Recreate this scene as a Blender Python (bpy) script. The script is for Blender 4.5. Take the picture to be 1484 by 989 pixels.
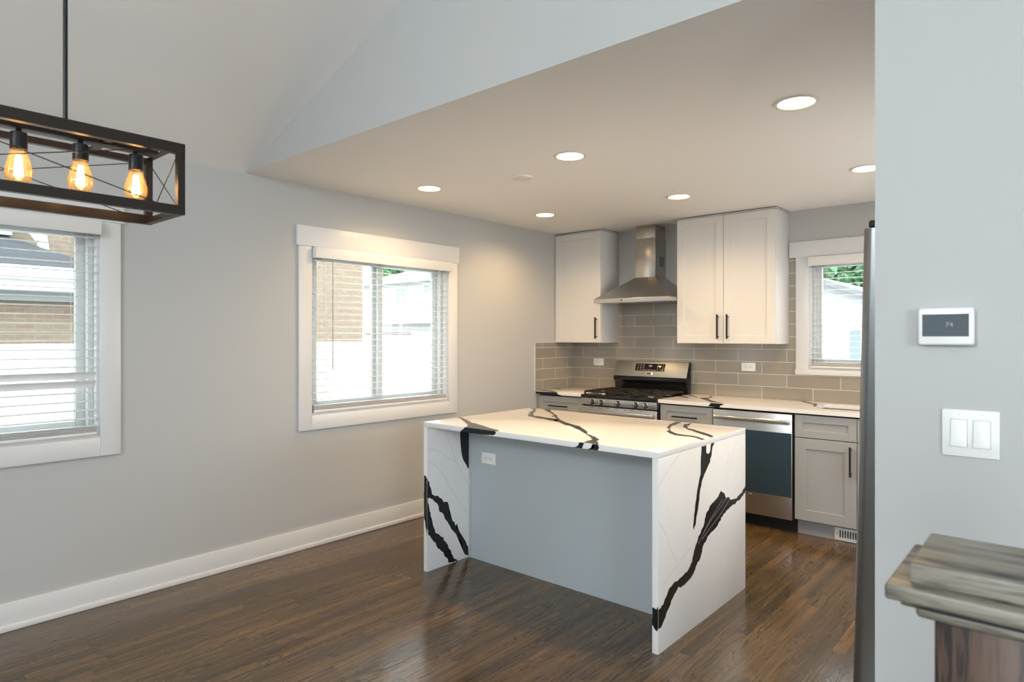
import bpy, bmesh, math, random
from mathutils import Vector, Matrix
for o in list(bpy.data.objects):
    bpy.data.objects.remove(o, do_unlink=True)
SC = bpy.context.scene
COL = SC.collection
PI = math.pi
R = math.radians

# ------------------------------------------------------------------ camera
cam_d = bpy.data.cameras.new('camera')
cam = bpy.data.objects.new('camera', cam_d)
COL.objects.link(cam)
cam.location = (3.9187, -5.4881, 1.435)
cam.rotation_euler = (R(90), 0, R(41.0146))
cam_d.sensor_width = 36.0
cam_d.lens = 36.0 * 932.44 / 1484.0
cam_d.shift_y = -(494.5 - 488.32) / 1484.0
cam_d.clip_start = 0.02
cam_d.clip_end = 300
cam_d.dof.use_dof = True
cam_d.dof.focus_distance = 4.6
cam_d.dof.aperture_fstop = 5.0
SC.camera = cam

# ------------------------------------------------------------------ world, exposure, big lights
SC.view_settings.view_transform = 'Standard'
SC.view_settings.look = 'None'
SC.view_settings.gamma = 1.0
SC.view_settings.use_curve_mapping = False
SC.view_settings.exposure = 0.0
SC.cycles.use_denoising = True
SC.cycles.max_bounces = 10
SC.cycles.diffuse_bounces = 6
SC.cycles.glossy_bounces = 5
SC.cycles.transmission_bounces = 8
SC.cycles.transparent_max_bounces = 16
SC.cycles.sample_clamp_indirect = 6.0
SC.cycles.caustics_reflective = False
SC.cycles.caustics_refractive = False

WORLD_STRENGTH = 6.0
CAN_STRENGTH = 14.0        # glow of a recessed lens itself
CAN_WATTS = 50.0          # beam of each recessed light
BULB_STRENGTH = 90.0
REAR_FILL = 96.0     # watts of the fill light added at the high rear opening
SIDE_FILL = 34.0  # low fill light added behind the camera
RIGHT_FILL = 78.0  # cool fill light added at the far right wall
KITCHEN_FILL = 22.0   # fill light added in the kitchen's right wall, unseen behind the thermostat wall
w = bpy.data.worlds.new('overcast_sky')
SC.world = w
w.use_nodes = True
wb = w.node_tree.nodes['Background']
wb.inputs['Color'].default_value = (0.90, 0.96, 1.0, 1)
wb.inputs['Strength'].default_value = WORLD_STRENGTH

def area_light(name, loc, rot, sx, sy, power, color):
    l = bpy.data.lights.new(name, 'AREA')
    l.shape = 'RECTANGLE'; l.size = sx; l.size_y = sy
    l.energy = power; l.color = color
    o = bpy.data.objects.new(name, l)
    o.location = loc; o.rotation_euler = rot
    COL.objects.link(o)
    return o
# unseen fill lights added at invented openings, to brighten the room and kitchen
area_light('added_fill_rear_high', (2.90, -8.42, 2.80), (R(79), 0, R(0)), 1.35, 0.8, REAR_FILL, (0.84, 0.94, 1.0))
area_light('added_fill_rear_low', (4.6, -8.42, 1.10), (R(96), 0, 0), 1.6, 2.0, SIDE_FILL, (0.82, 0.93, 1.0))
area_light('added_fill_right', (7.42, -6.60, 1.75), (R(88), 0, R(90)), 1.7, 1.3, RIGHT_FILL, (0.84, 0.94, 1.0))
area_light('added_fill_kitchen', (4.42, -1.45, 1.50), (R(90), 0, R(90)), 1.5, 1.05, KITCHEN_FILL, (1.0, 0.97, 0.92))

# ------------------------------------------------------------------ materials
MATS = {}
def mat(name, color, rough=0.5, metal=0.0, spec=0.5, coat=0.0, bump=0.0, bscale=200.0, var=0.0, vscale=6.0,
        stretch=(1, 1, 1), emit=None, estr=0.0, trans=0.0, ior=1.45, aniso=0.0):
    if name in MATS: return MATS[name]
    m = bpy.data.materials.new(name); MATS[name] = m
    m.use_nodes = True
    nt = m.node_tree
    b = nt.nodes['Principled BSDF']
    b.inputs['Base Color'].default_value = (*color, 1)
    b.inputs['Roughness'].default_value = rough
    b.inputs['Metallic'].default_value = metal
    b.inputs['Specular IOR Level'].default_value = spec
    b.inputs['Coat Weight'].default_value = coat
    b.inputs['IOR'].default_value = ior
    b.inputs['Transmission Weight'].default_value = trans
    if emit:
        b.inputs['Emission Color'].default_value = (*emit, 1)
        b.inputs['Emission Strength'].default_value = estr
    if var or bump:
        tc = nt.nodes.new('ShaderNodeTexCoord')
        mp = nt.nodes.new('ShaderNodeMapping'); mp.inputs['Scale'].default_value = stretch
        nt.links.new(tc.outputs['Object'], mp.inputs['Vector'])
    if var:
        n = nt.nodes.new('ShaderNodeTexNoise'); n.inputs['Scale'].default_value = vscale; n.inputs['Detail'].default_value = 4
        nt.links.new(mp.outputs['Vector'], n.inputs['Vector'])
        rp = nt.nodes.new('ShaderNodeMapRange')
        rp.inputs['To Min'].default_value = 1 - var; rp.inputs['To Max'].default_value = 1 + var
        nt.links.new(n.outputs['Fac'], rp.inputs['Value'])
        mx = nt.nodes.new('ShaderNodeVectorMath'); mx.operation = 'SCALE'
        mx.inputs[0].default_value = color
        nt.links.new(rp.outputs['Result'], mx.inputs['Scale'])
        nt.links.new(mx.outputs['Vector'], b.inputs['Base Color'])
    if bump:
        n2 = nt.nodes.new('ShaderNodeTexNoise'); n2.inputs['Scale'].default_value = bscale; n2.inputs['Detail'].default_value = 3
        nt.links.new(mp.outputs['Vector'], n2.inputs['Vector'])
        bp = nt.nodes.new('ShaderNodeBump'); bp.inputs['Strength'].default_value = bump; bp.inputs['Distance'].default_value = 0.002
        nt.links.new(n2.outputs['Fac'], bp.inputs['Height'])
        nt.links.new(bp.outputs['Normal'], b.inputs['Normal'])
    return m

def N(nt, t, **kw):
    n = nt.nodes.new(t)
    for k, v in kw.items(): setattr(n, k, v)
    return n
def math_node(nt, op, a, b=None, c=None):
    n = N(nt, 'ShaderNodeMath', operation=op)
    for i, s in enumerate((a, b, c)):
        if s is None: continue
        if isinstance(s, (int, float)): n.inputs[i].default_value = s
        else: nt.links.new(s, n.inputs[i])
    return n.outputs[0]

def floor_material():
    m = bpy.data.materials.new('dark_oak_strip_floor'); m.use_nodes = True
    nt = m.node_tree; L = nt.links
    b = nt.nodes['Principled BSDF']
    g = N(nt, 'ShaderNodeNewGeometry')
    sp = N(nt, 'ShaderNodeSeparateXYZ'); L.new(g.outputs['Position'], sp.inputs[0])
    x, y = sp.outputs[0], sp.outputs[1]
    W, LEN = 0.0572, 0.95
    xr = math_node(nt, 'DIVIDE', x, W)
    row = math_node(nt, 'FLOOR', xr)
    fx = math_node(nt, 'FRACT', xr)
    wn = N(nt, 'ShaderNodeTexWhiteNoise', noise_dimensions='1D'); L.new(row, wn.inputs['W'])
    yo = math_node(nt, 'MULTIPLY_ADD', wn.outputs['Value'], 7.3, math_node(nt, 'DIVIDE', y, LEN))
    pk = math_node(nt, 'FLOOR', yo)
    fy = math_node(nt, 'FRACT', yo)
    cv = N(nt, 'ShaderNodeCombineXYZ'); L.new(row, cv.inputs[0]); L.new(pk, cv.inputs[1])
    wp = N(nt, 'ShaderNodeTexWhiteNoise', noise_dimensions='2D'); L.new(cv.outputs[0], wp.inputs['Vector'])
    rnd = wp.outputs['Value']
    wc = N(nt, 'ShaderNodeSeparateColor'); L.new(wp.outputs['Color'], wc.inputs[0])
    # grain coordinates shifted per board
    gx = math_node(nt, 'MULTIPLY_ADD', rnd, 13.0, x)
    gy = math_node(nt, 'MULTIPLY_ADD', wc.outputs[0], 31.0, y)
    gv = N(nt, 'ShaderNodeCombineXYZ'); L.new(gx, gv.inputs[0]); L.new(math_node(nt, 'MULTIPLY', gy, 0.085), gv.inputs[1]); L.new(math_node(nt, 'MULTIPLY', rnd, 5.0), gv.inputs[2])
    wv = N(nt, 'ShaderNodeTexNoise'); wv.inputs['Scale'].default_value = 14.0; wv.inputs['Detail'].default_value = 1.0
    L.new(gv.outputs[0], wv.inputs['Vector'])
    rings = math_node(nt, 'FRACT', math_node(nt, 'MULTIPLY', wv.outputs['Fac'], 21.0))
    ring = N(nt, 'ShaderNodeMapRange', interpolation_type='SMOOTHSTEP'); L.new(rings, ring.inputs['Value'])
    ring.inputs['From Min'].default_value = 0.58; ring.inputs['From Max'].default_value = 0.92
    pv = N(nt, 'ShaderNodeCombineXYZ'); L.new(gx, pv.inputs[0]); L.new(math_node(nt, 'MULTIPLY', gy, 0.011), pv.inputs[1])
    pn = N(nt, 'ShaderNodeTexNoise'); pn.inputs['Scale'].default_value = 190.0; pn.inputs['Detail'].default_value = 3.0
    L.new(pv.outputs[0], pn.inputs['Vector'])
    pore = N(nt, 'ShaderNodeMapRange'); L.new(pn.outputs['Fac'], pore.inputs['Value'])
    pore.inputs['From Min'].default_value = 0.42; pore.inputs['From Max'].default_value = 0.62
    amt = N(nt, 'ShaderNodeMapRange'); L.new(wc.outputs[1], amt.inputs['Value']); amt.inputs['To Min'].default_value = 0.45; amt.inputs['To Max'].default_value = 0.9
    grain = math_node(nt, 'MULTIPLY_ADD', ring.outputs['Result'], amt.outputs['Result'], math_node(nt, 'MULTIPLY', pore.outputs['Result'], 0.38))
    cr = N(nt, 'ShaderNodeValToRGB'); L.new(rnd, cr.inputs['Fac'])
    cols = [(0.0, FLOOR_COLS[0]), (0.35, FLOOR_COLS[1]), (0.7, FLOOR_COLS[2]), (1.0, FLOOR_COLS[3])]
    cr.color_ramp.elements[0].position = 0; cr.color_ramp.elements[0].color = (*cols[0][1], 1)
    cr.color_ramp.elements[1].position = 1; cr.color_ramp.elements[1].color = (*cols[3][1], 1)
    for p, c in cols[1:3]:
        e = cr.color_ramp.elements.new(p); e.color = (*c, 1)
    # soft blotches in the stain
    bn = N(nt, 'ShaderNodeTexNoise'); bn.inputs['Scale'].default_value = 2.2; bn.inputs['Detail'].default_value = 3
    L.new(g.outputs['Position'], bn.inputs['Vector'])
    mul = math_node(nt, 'MULTIPLY_ADD', bn.outputs['Fac'], 0.5, 0.78)
    sv = N(nt, 'ShaderNodeCombineXYZ'); L.new(gx, sv.inputs[0]); L.new(math_node(nt, 'MULTIPLY', gy, 0.030), sv.inputs[1]); L.new(math_node(nt, 'MULTIPLY', rnd, 9.0), sv.inputs[2])
    sn = N(nt, 'ShaderNodeTexNoise'); sn.inputs['Scale'].default_value = 62.0; sn.inputs['Detail'].default_value = 2.0; L.new(sv.outputs[0], sn.inputs['Vector'])
    mul = math_node(nt, 'MULTIPLY', mul, math_node(nt, 'MULTIPLY_ADD', sn.outputs['Fac'], 1.5, 0.25))
    dark = math_node(nt, 'MULTIPLY', mul, math_node(nt, 'MAXIMUM', math_node(nt, 'MULTIPLY_ADD', grain, -0.95, 1.42), 0.28))
    seamx = math_node(nt, 'GREATER_THAN', math_node(nt, 'ABSOLUTE', math_node(nt, 'SUBTRACT', fx, 0.5)), 0.486)
    seamy = math_node(nt, 'GREATER_THAN', math_node(nt, 'ABSOLUTE', math_node(nt, 'SUBTRACT', fy, 0.5)), 0.4990)
    seam = math_node(nt, 'MAXIMUM', seamx, seamy)
    dark2 = math_node(nt, 'MULTIPLY', dark, math_node(nt, 'MULTIPLY_ADD', seam, -0.45, 1.0))
    sc = N(nt, 'ShaderNodeVectorMath', operation='SCALE'); L.new(cr.outputs['Color'], sc.inputs[0]); L.new(dark2, sc.inputs['Scale'])
    L.new(sc.outputs['Vector'], b.inputs['Base Color'])
    L.new(math_node(nt, 'MULTIPLY_ADD', grain, 0.16, FLOOR_ROUGH), b.inputs['Roughness'])
    b.inputs['Specular IOR Level'].default_value = 0.72
    bp = N(nt, 'ShaderNodeBump'); bp.inputs['Strength'].default_value = 0.16; bp.inputs['Distance'].default_value = 0.001
    h = math_node(nt, 'SUBTRACT', 1.0, math_node(nt, 'MAXIMUM', math_node(nt, 'MULTIPLY', pore.outputs['Result'], 0.25), seam))
    L.new(h, bp.inputs['Height']); L.new(bp.outputs['Normal'], b.inputs['Normal'])
    return m

def tile_material(name, axis, u0, color, grout):
    """running-bond wall tile in world metres; axis 'X' for the back wall, 'Y' for the left return"""
    m = bpy.data.materials.new(name); m.use_nodes = True
    nt = m.node_tree; L = nt.links
    b = nt.nodes['Principled BSDF']
    g = N(nt, 'ShaderNodeNewGeometry')
    sp = N(nt, 'ShaderNodeSeparateXYZ'); L.new(g.outputs['Position'], sp.inputs[0])
    u = sp.outputs[0] if axis == 'X' else sp.outputs[1]
    TW, TH = 0.406, 0.1044
    zr = math_node(nt, 'DIVIDE', math_node(nt, 'SUBTRACT', sp.outputs[2], 0.9116), TH)
    row = math_node(nt, 'FLOOR', zr); fz = math_node(nt, 'FRACT', zr)
    odd = math_node(nt, 'MULTIPLY', math_node(nt, 'MODULO', math_node(nt, 'ADD', row, 1.0), 2.0), 0.5)
    ur = math_node(nt, 'ADD', math_node(nt, 'DIVIDE', math_node(nt, 'SUBTRACT', u, u0), TW), odd)
    ur = math_node(nt, 'ADD', ur, 20.0)
    col = math_node(nt, 'FLOOR', ur); fu = math_node(nt, 'FRACT', ur)
    gz = 0.5 - 0.0018 / TH; gu = 0.5 - 0.0018 / TW
    s1 = math_node(nt, 'GREATER_THAN', math_node(nt, 'ABSOLUTE', math_node(nt, 'SUBTRACT', fz, 0.5)), gz)
    s2 = math_node(nt, 'GREATER_THAN', math_node(nt, 'ABSOLUTE', math_node(nt, 'SUBTRACT', fu, 0.5)), gu)
    gr = math_node(nt, 'MAXIMUM', s1, s2)
    cv = N(nt, 'ShaderNodeCombineXYZ'); L.new(row, cv.inputs[0]); L.new(col, cv.inputs[1])
    wn = N(nt, 'ShaderNodeTexWhiteNoise', noise_dimensions='2D'); L.new(cv.outputs[0], wn.inputs['Vector'])
    sc = N(nt, 'ShaderNodeVectorMath', operation='SCALE'); sc.inputs[0].default_value = color
    L.new(math_node(nt, 'MULTIPLY_ADD', wn.outputs['Value'], 0.16, 0.92), sc.inputs['Scale'])
    mx = N(nt, 'ShaderNodeMix', data_type='RGBA'); L.new(gr, mx.inputs['Factor'])
    L.new(sc.outputs['Vector'], mx.inputs[6]); mx.inputs[7].default_value = (*grout, 1)
    L.new(mx.outputs[2], b.inputs['Base Color'])
    L.new(math_node(nt, 'MULTIPLY_ADD', gr, 0.6, 0.12), b.inputs['Roughness'])
    nz = N(nt, 'ShaderNodeTexNoise'); nz.inputs['Scale'].default_value = 9.0; L.new(g.outputs['Position'], nz.inputs['Vector'])
    bp = N(nt, 'ShaderNodeBump'); bp.inputs['Strength'].default_value = 0.25; bp.inputs['Distance'].default_value = 0.004
    L.new(math_node(nt, 'SUBTRACT', nz.outputs['Fac'], math_node(nt, 'MULTIPLY', gr, 0.5)), bp.inputs['Height'])
    L.new(bp.outputs['Normal'], b.inputs['Normal'])
    return m

def brick_material(name):
    m = bpy.data.materials.new(name); m.use_nodes = True
    nt = m.node_tree; L = nt.links
    b = nt.nodes['Principled BSDF']
    g = N(nt, 'ShaderNodeNewGeometry')
    sp = N(nt, 'ShaderNodeSeparateXYZ'); L.new(g.outputs['Position'], sp.inputs[0])
    cv = N(nt, 'ShaderNodeCombineXYZ'); L.new(sp.outputs[1], cv.inputs[0]); L.new(sp.outputs[2], cv.inputs[1])
    br = N(nt, 'ShaderNodeTexBrick'); br.offset = 0.5
    br.inputs['Scale'].default_value = 1.0; br.inputs['Brick Width'].default_value = 0.165; br.inputs['Row Height'].default_value = 0.054
    br.inputs['Mortar Size'].default_value = 0.006; br.inputs['Bias'].default_value = 0.0
    br.inputs['Color1'].default_value = (0.255, 0.168, 0.125, 1); br.inputs['Color2'].default_value = (0.25, 0.205, 0.135, 1)
    br.inputs['Mortar'].default_value = (0.27, 0.245, 0.20, 1)
    L.new(cv.outputs[0], br.inputs['Vector'])
    n = N(nt, 'ShaderNodeTexNoise'); n.inputs['Scale'].default_value = 18; n.inputs['Detail'].default_value = 5; L.new(g.outputs['Position'], n.inputs['Vector'])
    sc = N(nt, 'ShaderNodeVectorMath', operation='SCALE'); L.new(br.outputs['Color'], sc.inputs[0])
    L.new(math_node(nt, 'MULTIPLY_ADD', n.outputs['Fac'], 0.5, 0.75), sc.inputs['Scale'])
    L.new(sc.outputs['Vector'], b.inputs['Base Color'])
    b.inputs['Roughness'].default_value = 0.9
    return m

def siding_material(name, color, pitch=0.11):
    m = bpy.data.materials.new(name); m.use_nodes = True
    nt = m.node_tree; L = nt.links
    b = nt.nodes['Principled BSDF']
    g = N(nt, 'ShaderNodeNewGeometry')
    sp = N(nt, 'ShaderNodeSeparateXYZ'); L.new(g.outputs['Position'], sp.inputs[0])
    fz = math_node(nt, 'FRACT', math_node(nt, 'DIVIDE', sp.outputs[2], pitch))
    bp = N(nt, 'ShaderNodeBump'); bp.inputs['Strength'].default_value = 0.8; bp.inputs['Distance'].default_value = 0.015
    L.new(math_node(nt, 'SUBTRACT', 1.0, fz), bp.inputs['Height']); L.new(bp.outputs['Normal'], b.inputs['Normal'])
    b.inputs['Base Color'].default_value = (*color, 1); b.inputs['Roughness'].default_value = 0.6
    return m

def newel_material(name, c1, c2, c3, direction, freq=26.0):
    """open-grain stained oak; grain runs along local axis 'direction'"""
    m = bpy.data.materials.new(name); m.use_nodes = True
    nt = m.node_tree; L = nt.links
    b = nt.nodes['Principled BSDF']
    tc = N(nt, 'ShaderNodeTexCoord'); mp = N(nt, 'ShaderNodeMapping')
    s = [1.0, 1.0, 1.0]; s['XYZ'.index(direction)] = 0.09
    mp.inputs['Scale'].default_value = s
    L.new(tc.outputs['Object'], mp.inputs['Vector'])
    n = N(nt, 'ShaderNodeTexNoise'); n.inputs['Scale'].default_value = freq; n.inputs['Detail'].default_value = 3.5; n.inputs['Distortion'].default_value = 0.6
    L.new(mp.outputs['Vector'], n.inputs['Vector'])
    f = N(nt, 'ShaderNodeTexNoise'); f.inputs['Scale'].default_value = freq * 9; f.inputs['Detail'].default_value = 2
    L.new(mp.outputs['Vector'], f.inputs['Vector'])
    v = math_node(nt, 'MULTIPLY_ADD', f.outputs['Fac'], 0.35, math_node(nt, 'MULTIPLY', n.outputs['Fac'], 0.75))
    cr = N(nt, 'ShaderNodeValToRGB'); L.new(v, cr.inputs['Fac'])
    cr.color_ramp.elements[0].position = 0.47; cr.color_ramp.elements[0].color = (*c1, 1)
    cr.color_ramp.elements[1].position = 0.63; cr.color_ramp.elements[1].color = (*c3, 1)
    e = cr.color_ramp.elements.new(0.52); e.color = (*c2, 1)
    L.new(cr.outputs['Color'], b.inputs['Base Color'])
    b.inputs['Roughness'].default_value = 0.38
    bp = N(nt, 'ShaderNodeBump'); bp.inputs['Strength'].default_value = 0.2; bp.inputs['Distance'].default_value = 0.001
    L.new(v, bp.inputs['Height']); L.new(bp.outputs['Normal'], b.inputs['Normal'])
    return m

def steel(name, color, rough, axis, amp=0.16, bump=0.05):
    """brushed stainless; streaks run along the axis"""
    m = bpy.data.materials.new(name); m.use_nodes = True; MATS[name] = m
    nt = m.node_tree; L = nt.links
    b = nt.nodes['Principled BSDF']
    tc = N(nt, 'ShaderNodeTexCoord'); mp = N(nt, 'ShaderNodeMapping')
    s = [400.0, 400.0, 400.0]; s['XYZ'.index(axis)] = 3.0
    mp.inputs['Scale'].default_value = s
    L.new(tc.outputs['Object'], mp.inputs['Vector'])
    n = N(nt, 'ShaderNodeTexNoise'); n.inputs['Scale'].default_value = 1.0; n.inputs['Detail'].default_value = 2; L.new(mp.outputs['Vector'], n.inputs['Vector'])
    L.new(math_node(nt, 'MULTIPLY_ADD', n.outputs['Fac'], amp, rough - amp / 2), b.inputs['Roughness'])
    b.inputs['Base Color'].default_value = (*color, 1); b.inputs['Metallic'].default_value = 1.0
    bp = N(nt, 'ShaderNodeBump'); bp.inputs['Strength'].default_value = bump; bp.inputs['Distance'].default_value = 0.0006
    L.new(n.outputs['Fac'], bp.inputs['Height']); L.new(bp.outputs['Normal'], b.inputs['Normal'])
    return m

def glass_material(name, tint=(1, 1, 1), refl=0.06):
    """thin pane: mostly clear with a weak mirror reflection"""
    m = bpy.data.materials.new(name); m.use_nodes = True; MATS[name] = m
    nt = m.node_tree; L = nt.links
    nt.nodes.remove(nt.nodes['Principled BSDF'])
    out = nt.nodes['Material Output']
    t = N(nt, 'ShaderNodeBsdfTransparent'); t.inputs['Color'].default_value = (*tint, 1)
    gl = N(nt, 'ShaderNodeBsdfGlossy'); gl.inputs['Roughness'].default_value = 0.02
    mx = N(nt, 'ShaderNodeMixShader'); mx.inputs['Fac'].default_value = refl
    L.new(t.outputs[0], mx.inputs[1]); L.new(gl.outputs[0], mx.inputs[2]); L.new(mx.outputs[0], out.inputs['Surface'])
    return m

FLOOR_COLS = [(0.058, 0.036, 0.0175), (0.076, 0.0465, 0.0205), (0.090, 0.0535, 0.0225), (0.116, 0.067, 0.0265)]
FLOOR_ROUGH = 0.14
M_floor = floor_material()
M_wall = mat('grey_wall_paint', (0.464, 0.467, 0.458), 0.6, bump=0.04, bscale=350)
M_ceil = mat('white_ceiling_paint', (0.89, 0.885, 0.875), 0.8, bump=0.05, bscale=300)
M_trim = mat('white_trim_paint', (0.68, 0.68, 0.68), 0.35)
M_cabw = mat('white_cabinet_paint', (0.69, 0.68, 0.66), 0.35)
M_cabg = mat('grey_cabinet_paint', (0.35, 0.36, 0.365), 0.38)
M_island = mat('blue_grey_panel_paint', (0.42, 0.46, 0.48), 0.4)
M_quartz = mat('white_quartz', (0.82, 0.815, 0.80), 0.14, var=0.02, vscale=25)
M_vein = mat('black_quartz_vein', (0.010, 0.011, 0.014), 0.16, var=0.25, vscale=60)
M_hair = mat('grey_quartz_hairline', (0.42, 0.41, 0.39), 0.2)
M_black = mat('matte_black_metal', (0.012, 0.012, 0.013), 0.38, spec=0.4)
M_gap = mat('shadow_gap_black', (0.008, 0.008, 0.008), 0.7)
M_bronze = mat('dark_bronze_metal', (0.022, 0.016, 0.013), 0.42, metal=0.3)
M_blackgloss = mat('black_enamel', (0.010, 0.010, 0.011), 0.12)
M_iron = mat('cast_iron', (0.020, 0.018, 0.016), 0.5, bump=0.1, bscale=400)
M_plastic = mat('white_plastic', (0.80, 0.80, 0.79), 0.3)
M_plastic2 = mat('white_rocker_plastic', (0.84, 0.84, 0.84), 0.22)
M_slot = mat('outlet_slot_dark', (0.03, 0.03, 0.03), 0.6)
M_vinyl = mat('white_window_vinyl', (0.62, 0.65, 0.645), 0.35)
M_slat = mat('white_blind_slat', (0.72, 0.72, 0.71), 0.4)
M_cord = mat('blind_cord', (0.72, 0.71, 0.69), 0.8)
M_wand = mat('blind_wand_grey', (0.40, 0.38, 0.37), 0.35)
M_film = mat('blue_protective_film', (0.030, 0.056, 0.076), 0.22, spec=0.5, bump=0.1, bscale=12)
M_steelH = steel('brushed_steel_horizontal', (0.50, 0.49, 0.475), 0.34, 'X')
M_steelV = steel('brushed_steel_vertical', (0.50, 0.48, 0.45), 0.24, 'Z')
M_fridge = steel('dark_brushed_steel', (0.27, 0.275, 0.275), 0.30, 'Z', 0.04, 0.0)
M_chrome = mat('polished_steel', (0.75, 0.74, 0.72), 0.16, metal=1.0)
M_knob = mat('satin_steel_knob', (0.17, 0.165, 0.16), 0.22, metal=1.0)
M_panel = steel('satin_steel_panel', (0.36, 0.375, 0.375), 0.46, 'X')
M_glass = glass_material('window_glass', (0.97, 0.99, 0.985), 0.04)
M_screen = mat('thermostat_screen', (0.10, 0.12, 0.135), 0.05, spec=0.6)
M_digit = mat('grey_screen_digit', (0.34, 0.36, 0.37), 0.3)
M_display = mat('oven_display_black', (0.012, 0.006, 0.006), 0.08)
M_led = mat('oven_display_text', (0.55, 0.50, 0.48), 0.4, emit=(0.9, 0.82, 0.78), estr=0.5)
M_led2 = mat('oven_key_print', (0.40, 0.28, 0.24), 0.4, emit=(0.8, 0.5, 0.4), estr=0.15)
M_canlens = mat('recessed_light_lens', (1, 0.95, 0.85), 0.5, emit=(1.0, 0.70, 0.38), estr=CAN_STRENGTH)
M_cantrim = mat('recessed_light_trim', (0.78, 0.76, 0.72), 0.45)
M_tileX = tile_material('taupe_glass_tile_back', 'X', 0.1196, (0.300, 0.270, 0.228), (0.66, 0.63, 0.57))
M_tileY = tile_material('taupe_glass_tile_side', 'Y', -0.3282, (0.300, 0.270, 0.228), (0.66, 0.63, 0.57))
M_brick = brick_material('chicago_brick')
M_siding = siding_material('white_vinyl_siding', (0.52, 0.535, 0.545))
M_sidingg = siding_material('pale_grey_siding', (0.33, 0.36, 0.37), 0.16)
M_roof = mat('grey_shingle_roof', (0.060, 0.066, 0.074), 0.9, var=0.3, vscale=14)
M_roofp = mat('pale_shingle_roof', (0.20, 0.215, 0.225), 0.9, var=0.15, vscale=14)
M_fence = mat('white_fence_vinyl', (0.82, 0.83, 0.84), 0.5)
M_extwin = mat('house_window_glass', (0.22, 0.28, 0.30), 0.1)
M_leaf = mat('green_leaves', (0.14, 0.31, 0.15), 0.6, var=0.5, vscale=3)
M_bark = mat('tree_bark', (0.10, 0.07, 0.05), 0.9)
M_ground = mat('pale_concrete_ground', (0.45, 0.45, 0.44), 0.9, var=0.1)
M_capwood = newel_material('weathered_grey_oak', (0.024, 0.025, 0.027), (0.118, 0.107, 0.084), (0.225, 0.205, 0.165), 'X')
M_postwood = newel_material('dark_brown_oak', (0.014, 0.011, 0.010), (0.060, 0.034, 0.022), (0.105, 0.059, 0.037), 'Z', 22.0)

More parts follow.
